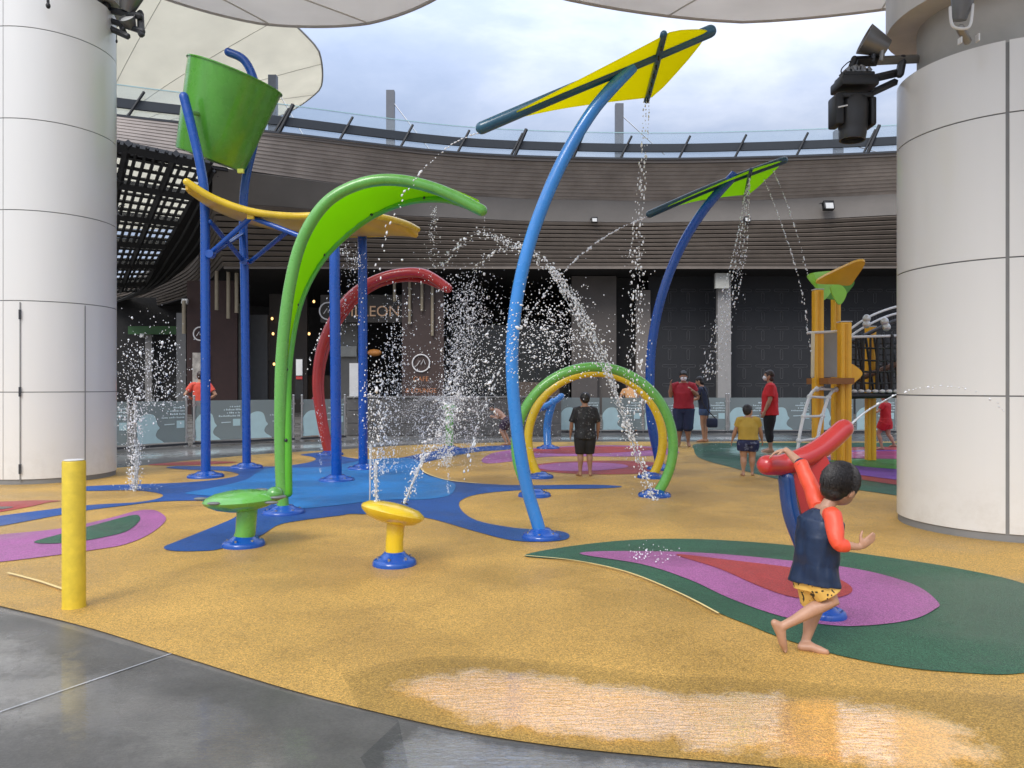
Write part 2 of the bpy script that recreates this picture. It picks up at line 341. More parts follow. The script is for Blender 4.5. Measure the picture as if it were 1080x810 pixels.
marking('violet_marking', [(508, 486), (518, 479), (541, 475), (590, 471.5), (642, 470), (693, 472), (716, 477), (704, 480), (663, 482), (581, 482), (541, 487), (515, 489.4)], RP, .011, 'pink band in the far floor behind the hoops')
marking('red_marking', [(548, 476.5), (590, 472.6), (650, 471.5), (692, 474), (650, 478), (590, 479)], RR, .015, 'red centre of the far pink band')
marking('red_marking', [(557, 493.5), (581, 488.6), (632, 486.5), (683, 487.5), (703, 493), (690, 499), (632, 501), (581, 498.5)], RR, .011, 'red ellipse in the floor around the boy in black')
marking('violet_marking', [(566, 492.5), (600, 488.6), (648, 489.4), (662, 493.5), (625, 497.5), (582, 497)], RP, .015, 'violet ellipse inside the red ellipse')
marking('green_marking', [(733, 469), (732, 475), (735.5, 482), (747, 487), (768, 492.6), (789, 498.3), (826, 507), (870, 513), (943, 523), (1100, 548), (1350, 600), (1350, 475), (1100, 468), (943, 467.3), (850, 467.2), (760, 467.6)], RG, .011, 'wide green shape beneath the climbing frame')
marking('red_marking', [(815, 486), (830, 493), (870, 500), (943, 512), (1100, 531), (1250, 540), (1250, 478), (943, 472), (860, 476)], RR, .015, 'red ring beneath the climbing frame')
marking('violet_marking', [(832, 487), (850, 492.5), (880, 497.5), (943, 507), (1100, 522), (1200, 525), (1200, 482), (943, 475.5), (870, 479)], RV, .019, 'violet ring beneath the climbing frame')
marking('light_green_marking', [(875, 487), (900, 492), (943, 496), (1100, 506), (1150, 500), (1100, 486), (943, 484)], RLG, .023, 'light green patch beneath the climbing frame')
marking('magenta_marking', [(845, 482), (890, 484.5), (943, 485.5), (1100, 487), (1100, 477), (943, 477), (875, 478.6)], pm('rubber_magenta', (.42, .05, .16), .5, grain=.3, gscale=170, wet=(.3, .6, .8)), .027, 'magenta band beneath the climbing frame')
b = MB()
for a_, c_ in [(G(182, 689.5), G(-60, 772))]:
    d = (c_-a_).normalized(); q = Vector((-d.y, d.x, 0))*.006
    b.add([a_+q+Vector((0, 0, .004)), c_+q+Vector((0, 0, .004)), c_-q+Vector((0, 0, .004)), a_-q+Vector((0, 0, .004))], [(0, 1, 2, 3)])
tag(b.build('expansion_joint', pm('joint_sealant', (.42, .42, .42), .5), smooth=False), 'pale joint line across the wet paving', 'ground', kind='structure')

# puddle films: thin standing water over both floors
def water_film(name, ior, bscale, bstr, dist, thr=None, rgh=.08, foam=0, soft=.09):
    m = bpy.data.materials.new(name); m.use_nodes = True; t = m.node_tree; t.nodes.clear()
    o = N(t, 'ShaderNodeOutputMaterial'); tr = N(t, 'ShaderNodeBsdfTransparent'); tr.inputs[0].default_value = (.86, .87, .88, 1)
    gl = N(t, 'ShaderNodeBsdfGlossy'); gl.inputs['Roughness'].default_value = rgh
    fr = N(t, 'ShaderNodeFresnel'); fr.inputs[0].default_value = ior
    tcn = N(t, 'ShaderNodeTexCoord'); mp = N(t, 'ShaderNodeMapping'); mp.inputs['Scale'].default_value = (.6, 2.4, 1); t.links.new(tcn.outputs['Object'], mp.inputs[0])
    n = N(t, 'ShaderNodeTexNoise'); n.inputs['Scale'].default_value = bscale; n.inputs['Detail'].default_value = 4; n.inputs['Distortion'].default_value = 1.2; t.links.new(mp.outputs[0], n.inputs['Vector'])
    bp = N(t, 'ShaderNodeBump'); bp.inputs['Strength'].default_value = bstr; bp.inputs['Distance'].default_value = dist; t.links.new(n.outputs['Fac'], bp.inputs['Height'])
    t.links.new(bp.outputs[0], gl.inputs['Normal']); t.links.new(bp.outputs[0], fr.inputs['Normal'])
    # patchy film: dry-looking islands where the floor rises through the water
    n2 = N(t, 'ShaderNodeTexNoise'); n2.inputs['Scale'].default_value = 4.6; n2.inputs['Detail'].default_value = 8; n2.inputs['Roughness'].default_value = .72; t.links.new(tcn.outputs['Object'], n2.inputs['Vector'])
    at = N(t, 'ShaderNodeAttribute'); at.attribute_name = 'edge'
    ad = N(t, 'ShaderNodeMath', operation='ADD'); t.links.new(n2.outputs['Fac'], ad.inputs[0]); t.links.new(at.outputs['Fac'], ad.inputs[1])
    cr = N(t, 'ShaderNodeMapRange'); cr.inputs['From Min'].default_value = thr or .86; cr.inputs['From Max'].default_value = (thr or .86)+soft; t.links.new(ad.outputs[0], cr.inputs['Value'])
    ml = N(t, 'ShaderNodeMath', operation='MULTIPLY'); t.links.new(fr.outputs[0], ml.inputs[0]); t.links.new(cr.outputs[0], ml.inputs[1])
    # the film adds its reflection to the wet floor seen through it
    t.links.new(ml.outputs[0], gl.inputs[0]); mx = N(t, 'ShaderNodeAddShader')
    t.links.new(tr.outputs[0], mx.inputs[0]); t.links.new(gl.outputs[0], mx.inputs[1]); t.links.new(mx.outputs[0], o.inputs[0])
    return m
def film(name, rows_px, mat, h, label, n=40):
    """rows across the film from its upper to its lower edge; the film thins out towards both"""
    up = catmull([G(x, y) for x, y in rows_px[0]], 8); lo = catmull([G(x, y) for x, y in rows_px[1]], 8)
    def rs(p): 
        L = [0]
        for i in range(1, len(p)): L.append(L[-1]+(p[i]-p[i-1]).length)
        return [Vector([np.interp(t, L, [q[k] for q in p]) for k in range(3)]) for t in np.linspace(0, L[-1], n)]
    up, lo = rs(up), rs(lo); m = 14; rows = [[up[j].lerp(lo[j], i/(m-1)) for j in range(n)] for i in range(m)]
    b = MB(); b.sheet([[(p.x, p.y, h) for p in r] for r in rows]); o = b.build(name, mat, smooth=True, up=True)
    a = o.data.attributes.new('edge', 'FLOAT', 'POINT'); vals = []
    for i in range(m):
        for j in range(n): vals.append(.62*min(1, 2.6*min(i, m-1-i)/(m-1))*min(1, 5*min(j, n-1-j)/(n-1)))
    a.data.foreach_set('value', vals)
    return tag(o, label, 'puddle', kind='structure')
WF = water_film('water_film', 3.6, 16, .50, .0035, thr=.76, rgh=.08, soft=.16)
WF2 = water_film('rippled_water', 2.6, 20, .9, .006, thr=.56, rgh=.04, soft=.15)
WF3 = water_film('thin_film', 1.33, 20, .2, .002, thr=.84, rgh=.04, soft=.30)
film('puddle', ([(360, 716), (450, 698), (540, 700), (620, 708), (700, 718), (800, 722), (900, 730), (1100, 742)], [(380, 756), (500, 788), (600, 803), (700, 813), (830, 826), (900, 838), (1000, 856), (1150, 890)]), WF, .026, 'thin puddle along the lower edge of the yellow floor')
film('puddle', ([(420, 762), (500, 778), (600, 792), (700, 803), (830, 815), (980, 838)], [(380, 800), (420, 850), (560, 900), (700, 930), (900, 950), (1100, 1000)]), WF2, .004, 'rippled puddle on the grey paving')
film('puddle', ([(-150, 618), (0, 645), (180, 695), (300, 731), (420, 760)], [(-150, 790), (0, 830), (120, 860), (300, 900), (450, 900)]), WF3, .0045, 'smooth wet sheen on the grey paving')
film('puddle', ([(740, 468.2), (800, 468), (943, 468)], [(742, 484), (830, 492), (943, 500)]), WF3, .031, 'wet film over the green floor by the climbing frame')
film('puddle', ([(-80, 475), (120, 474), (250, 470), (340, 466), (560, 460), (740, 459), (960, 459)], [(-80, 510), (120, 494), (250, 482), (340, 475), (560, 466), (740, 466), (960, 466)]), WF3, .0045, 'wet film on the paving in front of the glass barrier')

# ------------------------------------------------------------------ big columns
def column(x, y, top, seams, label, angs, capz, capr, jw=.005):
    t = thing('column', (x, y, 0), label, 'column', 'white panelled columns')
    rr = .90
    # cladding panels as separate bands with recessed joints
    zs = [.07]+[s for s in seams if s < top]+[top]
    core = MB(); core.cyl((x, y, 0), (x, y, top-.02), rr-.012, 64); core.build('joint_core', JOINT, t)
    cl = MB(); gap = .006
    for a0, z1 in zip(zs[:-1], zs[1:]):
        aa = sorted(angs)
        for k in range(len(aa)):
            s0 = R(aa[k])+jw; s1 = R(aa[(k+1) % len(aa)]+(360 if k == len(aa)-1 else 0))-jw
            n = max(6, int((s1-s0)/.09)); rows = []
            for zz in (a0+gap, z1-gap):
                rows.append([(x+rr*math.cos(s0+(s1-s0)*i/n), y+rr*math.sin(s0+(s1-s0)*i/n), zz) for i in range(n+1)])
            cl.sheet(rows, .008)
    cl.build('cladding', PANEL, t, sharp=30)
    MB().cyl((x, y, top-.5), (x, y, capz+.05), .72, 40).build('stem', CONC, t)
    MB().lathe((x, y, 0), [(.70, capz-.0), (capr, capz), (capr, capz+.42), (.5, capz+.6)], 64).build('capital', pm('capital_white', (.60, .58, .54), .5, var=.08, streak=True), t)
    return t
colR = column(4.71, 7.30, 4.33, [1.262, 2.455, 3.70], 'white panelled round column at the right edge of the picture', [-120, -30, 60, 150], 4.87, 1.0, .016)
colL = column(-6.85, 11.20, 6.92, [1.265, 2.51, 3.745, 4.99, 6.24], 'taller white panelled round column with access doors at the left edge', [-94, 26, 146], 7.02, 1.0)
# access doors' outlines on the left column
dj = MB()
for a in (-79.5, -29):
    ca, sa = math.cos(R(a)), math.sin(R(a)); px_, py_ = -6.85+.9105*ca, 11.2+.9105*sa
    dj.box((px_, py_, 1.27), (.012, .006, 2.44), Matrix.Rotation(R(a+90), 3, 'Z'))
dj.build('door_joint', JOINT, colL)
hg = MB()
for zz in (.22, 1.27, 2.32):
    for a in (-79.5,):
        ca, sa = math.cos(R(a)), math.sin(R(a)); hg.box((-6.85+.915*ca, 11.2+.915*sa, zz), (.025, .02, .13), Matrix.Rotation(R(a+90), 3, 'Z'))
hg.build('hinge', DARKM, colL)
# ------------------------------------------------------------------ tensile canopies
def fabric(name, col, tr):
    m = bpy.data.materials.new(name); m.use_nodes = True; t = m.node_tree; t.nodes.clear()
    o = N(t, 'ShaderNodeOutputMaterial'); d = N(t, 'ShaderNodeBsdfDiffuse'); l = N(t, 'ShaderNodeBsdfTranslucent'); mx = N(t, 'ShaderNodeMixShader')
    tcn = N(t, 'ShaderNodeTexCoord'); n = N(t, 'ShaderNodeTexNoise'); n.inputs['Scale'].default_value = .8; n.inputs['Detail'].default_value = 8; t.links.new(tcn.outputs['Object'], n.inputs['Vector'])
    r = N(t, 'ShaderNodeMapRange'); r.inputs['To Min'].default_value = .88; r.inputs['To Max'].default_value = 1.1; t.links.new(n.outputs['Fac'], r.inputs['Value'])
    s = N(t, 'ShaderNodeVectorMath', operation='SCALE'); s.inputs[0].default_value = col; t.links.new(r.outputs[0], s.inputs['Scale'])
    for q in (d, l): t.links.new(s.outputs[0], q.inputs[0])
    mx.inputs[0].default_value = tr; t.links.new(d.outputs[0], mx.inputs[1]); t.links.new(l.outputs[0], mx.inputs[2]); t.links.new(mx.outputs[0], o.inputs[0])
    return m
FAB1 = fabric('membrane_grey', (.84, .82, .78), .46); FAB2 = fabric('membrane_cream', (.90, .87, .77), .62)
def canopy(c, r, h, hub, hubr, hubz, label, mat, seams=12, power=.55, rot0=0, squash=1.0, grp='tensile umbrella canopies'):
    t = thing('canopy', (hub[0], hub[1], hubz), label, 'canopy', grp)
    n, m = 96, 18; rows = []
    for i in range(m):
        f = i/(m-1); row = []
        for k in range(n):
            a = 2*math.pi*k/n+rot0
            sc_ = 1-.012*abs(math.sin(a*seams/2))
            A = Vector((hub[0]+hubr*math.cos(a), hub[1]+hubr*math.sin(a), hubz)); B = Vector((c[0]+r*sc_*math.cos(a), c[1]+r*squash*sc_*math.sin(a), h))
            p = A.lerp(B, f); p.z = hubz+(h-hubz)*f**power; row.append(p)
        rows.append(row)
    MB().sheet(rows, .012, closed=True).build('membrane', mat, t, sharp=60)
    MB().tube(rows[-1]+rows[-1][:2], .045, 8, cap='flat').build('rim_cable', pm('rim_grey', (.5, .49, .46), .6), t)
    s = MB()
    for k in range(seams):
        idx = int(k*n/seams); pts = [rows[i][idx]-Vector((0, 0, .012)) for i in range(m)]
        s.tube(pts, .016, 6, cap='flat')
    s.build('seam', pm('seam_tape', (.62, .60, .54), .7), t)
    if h > hubz: MB().cyl((hub[0], hub[1], hubz-.9), (hub[0], hub[1], hubz+.15), .35, 24).build('mast', CONC, t)
    return t
canopy((4.71, 7.30), 8.1, 8.75, (4.71, 7.30), .95, 5.5, 'grey fabric canopy spreading from the right column across the top right', FAB1, power=.5, rot0=.2)
canopy((-4.35, 13.1), 3.75, 9.32, (-6.6, 11.5), .6, 8.3, 'grey fabric canopy lobe at the top left, nearer the camera', FAB1, power=.6, seams=10)
canopy((-20.8, 37.2), 11.3, 17.86, (-20.8, 37.2), 1.1, 13.5, 'cream fabric canopy beyond the balcony at the top left', FAB2, seams=14, power=.75, rot0=.15)

canopy((-40, 69), 20, 19.7, (-40, 69), 1.2, 15.5, 'farther cream fabric canopy seen through the black lattice roof', FAB2, seams=14, power=.75, rot0=.3)

# ------------------------------------------------------------------ the curved mall building
# the mall stands well back behind the barrier: KZ stretches the first distance estimates
KZ = 1.55; P0, GZ0 = P, GZ
def P(px, py, z): return P0(px, py, z*KZ)
def GZ(px, z): return GZ0(px, z*KZ)
def ring(tab, h, n=120, px0=None, px1=None):
    xs = [a for a, _ in tab]; pts = [Vector(((px-540)/FPX*z*KZ, z*KZ, h)) for px, z in tab]
    return catmull(pts, max(2, n//len(tab)))
r1 = [(-140, 15.4), (0, 16.5), (120, 17.6), (290, 18.8), (450, 20.2), (550, 20.75), (680, 21), (800, 20.85), (940, 20.4), (1100, 19.6), (1400, 17.6)]
r2 = [(-140, 15.2), (0, 16.2), (120, 17.2), (290, 19.25), (450, 21.1), (550, 21.7), (680, 22), (800, 21.9), (940, 21.2), (1100, 20.3), (1400, 18)]
H1, H2, H3, H4 = [CAMH+(h-CAMH)*KZ for h in (7.62, 6.71, 6.08, 4.81)]
NN = 120
A1, A2 = ring(r1, H1, NN), ring(r2, H2, NN)
mall = thing('shopping_mall', (3, 24, 0), 'dark curved shopping mall building with louvred fascia behind the play area', 'building')
# board-clad upper soffit: lapped boards
sb = MB(); NB = 11
for k in range(NB):
    f0, f1 = k/NB, (k+1)/NB
    ra = [p.lerp(q, f0) for p, q in zip(A1, A2)]; rb = [p.lerp(q, f1)+Vector((0, -.03, 0)) for p, q in zip(A1, A2)]
    sb.sheet([ra, rb], .02)
sb.build('soffit', SOFF, mall, sharp=20)
em = MB(); em.sheet([[p+Vector((0, -.06, -.02)) for p in A1], [p+Vector((0, -.06, .06)) for p in A1]], .12).build('parapet_edge', DARKM, mall)
# roof deck (right of the open lattice bay), plus a narrow walkway above the bay
nr = len(A1); cut = next(i for i, p in enumerate(A1) if (p.x/p.y*FPX+540) > 235)
MB().sheet([A1[cut:], [Vector((p.x*1.35, p.y+14, H1)) for p in A1[cut:]]], .15).build('roof', GREYW, mall)
MB().sheet([A1[:cut+1], [p+Vector((0, 1.0, 0)) for p in A1[:cut+1]]], .15).build('walkway_slab', DARKM, mall)
MB().sheet([A2[:cut+1], [p+Vector((0, .35, 0)) for p in A2[:cut+1]]], .12).build('bay_beam', DARK, mall)
r3m = [(224, 19.5), (290, 19.85), (400, 20.9), (550, 21.75), (680, 22), (850, 21.6), (940, 21.05), (1100, 20.5), (1400, 18)]
r2m = [(224, 18.5)]+r2[3:]
r4m = [(236, 22.0), (290, 22), (400, 22), (550, 22), (680, 22), (850, 22), (940, 21.9), (1100, 21.5), (1400, 19)]
def samp(tab, h, pxs): return [Vector(((p-540)/FPX*z*KZ, z*KZ, h)) for p, z in zip(pxs, np.interp(pxs, [a for a, _ in tab], [b_ for _, b_ in tab]))]
pxs = np.linspace(224, 1400, 140)
B2, B3 = samp(r2m, H2-.02, pxs), samp(r3m, H3, pxs)
MB().sheet([B2, B3], .05).build('fascia_band', BAND, mall)
B4 = samp(r4m, H4, pxs+np.linspace(12, 0, 140))
# recess branch of the louvres, running away to the left
rec3 = catmull([B3[0], GZ(206, 25)+Vector((0, 0, H3)), GZ(188, 29)+Vector((0, 0, H3)), GZ(160, 33)+Vector((0, 0, H3)), GZ(122, 38)+Vector((0, 0, H3)), GZ(30, 46)+Vector((0, 0, H3))], 8)
rec4 = catmull([B4[0], GZ(221, 25)+Vector((0, 0, H4)), GZ(202, 29)+Vector((0, 0, H4)), GZ(165, 33)+Vector((0, 0, H4)), GZ(122, 37.5)+Vector((0, 0, H4)), GZ(30, 45)+Vector((0, 0, H4))], 8)
lv = MB(); bk = MB(); NL = 11
for (U, L_) in ((B3, B4), (rec3, rec4)):
    bk.sheet([[p+Vector((.0, .18, 0)) for p in U], [p+Vector((0, .18, 0)) for p in L_]])
    for k in range(NL):
        f = (k+.1)/NL
        top = [p.lerp(q, f) for p, q in zip(U, L_)]; bot = [p.lerp(q, f+.58/NL) for p, q in zip(U, L_)]
        lv.sheet([[p+Vector((0, -.02, 0)) for p in top], [p+Vector((0, .03, 0)) for p in bot]], .05)
        lv.sheet([[p+Vector((0, .03, 0)) for p in bot], [p+Vector((0, .17, 0)) for p in bot]], .01)
lv.build('louvre', LOUV, mall, sharp=20); bk.build('louvre_backing', DARK, mall)
MB().sheet([[p+Vector((0, -.01, -.1)) for p in B4], [p+Vector((0, -.01, .02)) for p in B4]], .1).build('louvre_edge', LOUV, mall)
MB().sheet([[p+Vector((0, 0, .62)) for p in rec3], rec3], .05).build('recess_band', BAND, mall)
cl_ = [Vector((p.x*1.3, 34*KZ, H4+.0)) for p in B4]
MB().sheet([B4, cl_], .1).build('ceiling', DARK, mall)
cl2 = [Vector((p.x+3, p.y+8, H4)) for p in rec4]
MB().sheet([rec4, cl2], .1).build('recess_ceiling', DARK, mall)
# ribbed plate between lattice and recess
eL = [P(222, 174, 18), P(196, 222, 20.4), P(172, 264, 23.4), P(149, 304, 26.6), P(110, 322, 28)]
eR = [P(238, 192, 19.6), P(226, 240, 22.5), P(206, 272, 25.5), P(166, 303, 30), P(112, 320, 35)]
eL, eR = catmull(eL, 6), catmull(eR, 6)
MB().sheet([eL, eR], .08).build('bay_ceiling', DARK, mall)
rb2 = MB()
for f in (.0, .25, .5, .75): rb2.tube([p.lerp(q, f)+Vector((0, -.05, -.06)) for p, q in zip(eL, eR)], .07, 4, cap='flat')
rb2.build('bay_rib', BLACK, mall)
# back walls
MB().box((9, 33*KZ, 3.6), (95, .3, 7.4)).build('back_wall', DARK, mall)
MB().box((-37, 47*KZ, 4), (46, .3, 9)).build('back_wall', DARK, mall)
MB().box((-45, 50, 4), (.3, 52, 9)).build('back_wall', DARK, mall)
# the open lattice over the recess
lat = thing('lattice_roof', (-20, 42, 6.7), 'black steel lattice roof over the passage beside the left column', 'roof lattice')
q00, q10, q11, q01 = P(60, 140, 16.3), P(222, 174, 18), P(148, 306, 26.8), P(60, 312, 25)
def LQ(u, v): return (q00.lerp(q10, u)).lerp(q01.lerp(q11, u), v)
for k in range(15):
    u = .12+.88*k/14; MB().tube([LQ(u, -.02), LQ(u, 1)], .065 if k % 5 else .14, 4, cap='flat').build('long_bar', BLACK, lat, smooth=False)
for k in range(23):
    v = k/22; MB().tube([LQ(0, v), LQ(1, v)], .20 if k % 4 == 0 else .07, 4, cap='flat').build('cross_bar', BLACK, lat, smooth=False)
# hanging cable loops
lp = MB()
for (px, py) in ((131, 152), (128, 186), (129, 222)):
    c0 = P(px, py, 17.6); lp.tube([c0+Vector((.17*math.cos(a), 0, .20*math.sin(a))) for a in np.linspace(R(60), R(300), 12)], .018, 6)
lp.build('cable_loop', BLACK, lat)

# ------------------------------------------------------------------ roof railing and masts
rail = thing('balcony_railing', (3, 21, H1), 'dark slanted-post railing with glass panels along the curved roof edge', 'railing')
def off(pts, dy, h): return [Vector((p.x, p.y+dy, h)) for p in pts]
MB().sheet([off(A1, .12, H1+.37), off(A1, .12, H1+.71)], .12).build('top_rail', pm('rail_grey', (.02, .026, .033), .5), rail)
MB().sheet([off(A1, .22, H1+.06), off(A1, .32, H1+1.22)], .015).build('glass', glass_like('rail_glass', (.93, .96, .97), 1.45, body=.05, bcol=(.7, .8, .85)), rail)
MB().sheet([off(A1, .275, H1+1.22), off(A1, .275, H1+1.25)], .02).build('glass_edge', pm('glass_edge', (.35, .55, .58), .3), rail)
L = 0; last = -9; PDK = pm('post_black', (.012, .013, .015), .6)
for i in range(1, len(A1)):
    L += (A1[i]-A1[i-1]).length
    if L-last > 2.2:
        last = L; p = A1[i]; d = (A1[i]-A1[i-1]).normalized(); dx = .50
        MB().tube([p+Vector((0, -.02, .03)), p+d*dx+Vector((0, .05, 1.02))], .05, 4, cap='flat').build('post', PDK, rail, smooth=False)
        if int(L) % 3 == 0:
            MB().tube([p+d*.16+Vector((0, -.02, .03)), p+d*(dx+.16)+Vector((0, .05, 1.2))], .075, 4, cap='flat').build('post', PDK, rail, smooth=False)
for px, ytop, lab in ((288, 80, 'leftmost roof mast, behind the tipping bucket'), (412, 96, 'second roof mast, above the green arch'), (653, 110, 'third roof mast, beside the yellow sail'), (884, 138, 'rightmost roof mast, behind the black stage light')):
    z = 22.5; b_ = P(px, 165, z); tp = P(px, ytop, z)
    t = thing('roof_mast', (b_.x, b_.y, H1), 'grey steel '+lab, 'mast', 'masts along the roof edge')
    z *= KZ; MB().box((b_.x, z, (H1+tp.z)/2), (.37, .3, tp.z-H1)).build('post', pm('mast_grey', (.13, .14, .16), .5), t)
    MB().tube([(b_.x+.1, z, tp.z-.5), (b_.x+2.0, z-.4, H1+.8)], .024, 6).build('stay_cable', STEEL, t)

# ------------------------------------------------------------------ shopfronts under the mall
def wall_box(x0, x1, y0, y1, z, mat, th=.2, name='wall', label=None, cat='wall', parent=None):
    a_, c_ = P(x0, y1, z), P(x1, y0, z); b = MB().box(((a_.x+c_.x)/2, z*KZ+th/2, (max(a_.z, 0)+c_.z)/2), (c_.x-a_.x, th, c_.z-max(a_.z, 0)))
    o = b.build(name, mat, parent, smooth=False)
    if label: tag(o, label, cat)
    return o
def hoarding(x0, x1, label):
    z = 23.5; a_ = P(x0, 480, z); t = thing('hoarding', ((P(x0, 400, z).x+P(x1, 400, z).x)/2, z, 0), label, 'hoarding', 'black hoardings with letter T pattern')
    wall_box(x0, x1, 291, 500, z, HOARD, parent=t, name='board')
    b = MB(); X0, X1 = P(x0, 0, z).x, P(x1, 0, z).x; zw = z*KZ; s = .578*KZ; zz = 1.40
    while zz < 6.0:
        x = math.ceil((X0+.05)/s)*s+.4
        while x < X1-.4:
            for (cx, cz, hw, hh) in ((x, zz, .35, .065), (x, zz-.365, .065, .25)):
                pts = []
                rr_ = min(hw, hh)
                for a in range(0, 360, 30):
                    ca, sa = math.cos(R(a+15)), math.sin(R(a+15))
                    pts.append(Vector((cx+math.copysign(hw-rr_, ca)+rr_*ca, zw-.004, cz+math.copysign(hh-rr_, sa)+rr_*sa)))
                b.tube(pts+pts[:2], .013, 4, cap='flat')
            x += s
        zz += .585*KZ
    b.build('letter_pattern', HLINE, t, smooth=False); return t
hoarding(684, 757, 'black hoarding with T pattern left of the grey pillar')
hoarding(771, 1250, 'wide black hoarding with T pattern right of the grey pillar')
pg = pm('pillar_grey', (.26, .25, .24), .5, var=.1)
t = thing('pillar', GZ(764, 22.6), 'slim grey pillar between the two black hoardings', 'pillar')
wall_box(757, 771, 288, 500, 22.6, pg, .3, name='shaft', parent=t)
wall_box(754.5, 769, 288, 304, 22.3, pm('pale_box', (.42, .42, .38), .6), .2, name='head_box', parent=t)
wall_box(186, 196, 330, 500, 23.5, pm('pillar_dark', (.12, .12, .12), .5), .3, name='pillar', label='slim grey pillar beside the brown shop wall', cat='pillar')
wall_box(603, 650, 291, 500, 23.2, GREYW, name='wall', label='taupe grey wall left of the hoardings')
wall_box(671, 686, 306, 500, 23.3, pm('taupe_light', (.17, .15, .135), .7), name='wall', label='narrow pale taupe wall strip beside the black hoarding')
wall_box(648, 672, 291, 500, 23.9, DARK, name='wall', label='dark wall recess between the taupe walls')
wall_box(603, 630, 385, 500, 23.0, pm('taupe_dark', (.075, .065, .06), .7), .15, name='wall', label='low dark panel against the taupe wall')
# brown shop with tube lights
shop = thing('shopfront', GZ(236, 23), 'dark brown shop front with hanging tubes behind the blue poles', 'shop front')
wall_box(197, 250, 296, 500, 23.2, BROWN, .3, name='wall', parent=shop)
wall_box(250, 258, 320, 500, 23.3, pm('mirror_strip', (.05, .055, .05), .3), .2, name='frame', parent=shop)
wall_box(203, 219, 372, 500, 23.1, pm('shop_window', (.42, .38, .33), .5, var=.5, scale=3), .05, name='window', parent=shop)
TUBE = pm('pale_tube', (.30, .25, .17), .5)
for px, y0, y1 in ((194, 317, 352), (228.5, 286, 327), (240.8, 284, 336), (249.5, 288, 330)):
    z = 22.7; MB().cyl(P(px, y1, z), P(px, y0, z), .085, 12).build('hanging_tube', TUBE, shop)
def ring_sign(px, py, r, z, parent):
    r *= KZ
    c = P(px, py, z); MB().tube([c+Vector((r*math.cos(a), 0, r*math.sin(a))) for a in np.linspace(0, 2*math.pi, 33)], .032, 8, cap='flat').build('ring_sign', pm('sign_white', (.75, .73, .72), .4), parent)
    b = MB()
    b.tube([c+Vector((-.5*r, -.01, -.3*r)), c+Vector((-.1*r, -.01, .3*r)), c+Vector((0, -.01, -.2*r)), c+Vector((.3*r, -.01, .45*r)), c+Vector((.5*r, -.01, -.1*r))], .02, 6); b.build('ring_emblem', pm('sign_white', (.75, .73, .72)), parent)
ring_sign(211, 352, .20, 22.9, shop)
cafe = thing('shopfront', GZ(380, 23.5), 'dark cafe front with sign letters behind the red leaf arch', 'shop front')
wall_box(262, 282, 332, 500, 24.5, pm('cafe_grey', (.09, .09, .09), .6), .2, name='wall', parent=cafe)
wall_box(258, 262, 300, 500, 24.0, pm('green_glass_edge', (.05, .08, .06), .3), .2, name='frame', parent=cafe)
wall_box(284, 324, 310, 500, 24.6, pm('cafe_brown', (.035, .026, .02), .6), .2, name='wall', parent=cafe)
wall_box(338, 437, 311, 340, 23.4, pm('sign_board', (.035, .028, .022), .55), .15, name='sign_board', parent=cafe)
tm = MB(); text_mesh(tm, 'VILLEON', .46*KZ, P(391, 333.5, 23.36), (1, 0, 0), (0, 0, 1), .03)
tm.build('sign_letters', pm('copper_letters', (.55, .34, .20), .35, metal=.4), cafe)
wall_box(424, 468, 292, 500, 23.0, pm('cafe_pillar', (.055, .032, .026), .5), .3, name='pillar', parent=cafe)
for px, y0, y1 in ((432, 290, 342), (445, 290, 328), (456, 290, 354), (416, 290, 318)):
    MB().cyl(P(px, y1, 22.9), P(px, y0, 22.9), .07, 12).build('hanging_tube', TUBE, cafe)
ring_sign(444, 383, .26, 22.95, cafe); ring_sign(346, 328, .26, 23.2, cafe)
tm = MB(); text_mesh(tm, 'CAFE', .20*KZ, P(444, 402, 22.97), (1, 0, 0), (0, 0, 1), .01); text_mesh(tm, '& LOUNGE', .19*KZ, P(444, 414, 22.97), (1, 0, 0), (0, 0, 1), .01)
tm.build('pillar_letters', pm('orange_letters', (.50, .20, .08), .4), cafe)
wall_box(358, 377, 341, 500, 24.2, pm('cafe_wall', (.15, .145, .13), .6), .2, name='wall', parent=cafe)
wall_box(358, 376, 365, 376, 24.05, pm('cafe_shelf', (.30, .30, .27), .6), .1, name='shelf', parent=cafe)
wall_box(471, 600, 345, 500, 24.8, pm('cafe_glass', (.02, .022, .022), .12), .1, name='glass_front', parent=cafe)
wall_box(545, 590, 403, 500, 24.0, pm('cafe_counter', (.09, .065, .05), .6), .5, name='counter', parent=cafe)
for px in (471, 490, 509, 528, 547, 566, 585, 600): wall_box(px-.7, px+.7, 345, 500, 24.75, DARKM, .05, name='mullion', parent=cafe)
wall_box(471, 600, 343, 346, 24.72, DARKM, .08, name='transom', parent=cafe)
GLOW = bpy.data.materials.new('lamp_glow'); GLOW.use_nodes = True; _g = GLOW.node_tree.nodes['Principled BSDF']; _g.inputs['Emission Color'].default_value = (1, .55, .2, 1); _g.inputs['Emission Strength'].default_value = 1.2; _g.inputs['Base Color'].default_value = (.8, .5, .2, 1)
for px, py in ((287, 336), (288, 352), (289, 384), (331, 318), (310, 344), (326, 352), (500, 362), (524, 366), (578, 360), (482, 372)):
    c = P(px, py, 24.4 if px < 400 else 25.6); MB().ell(c, .06, .06, .075, seg=10, rings=8).build('lamp', GLOW, cafe); MB().cyl(c+Vector((0, 0, .04)), c+Vector((0, 0, .5)), .006, 6).build('lamp_cord', BLACK, cafe)
wall_box(262, 350, 396, 500, 25.6, pm('wood_counter', (.10, .055, .03), .5), .6, name='counter', parent=cafe)
wall_box(264, 300, 352, 380, 26.2, pm('menu_board', (.14, .12, .10), .5, var=.5, scale=5), .05, name='menu_board', parent=cafe)
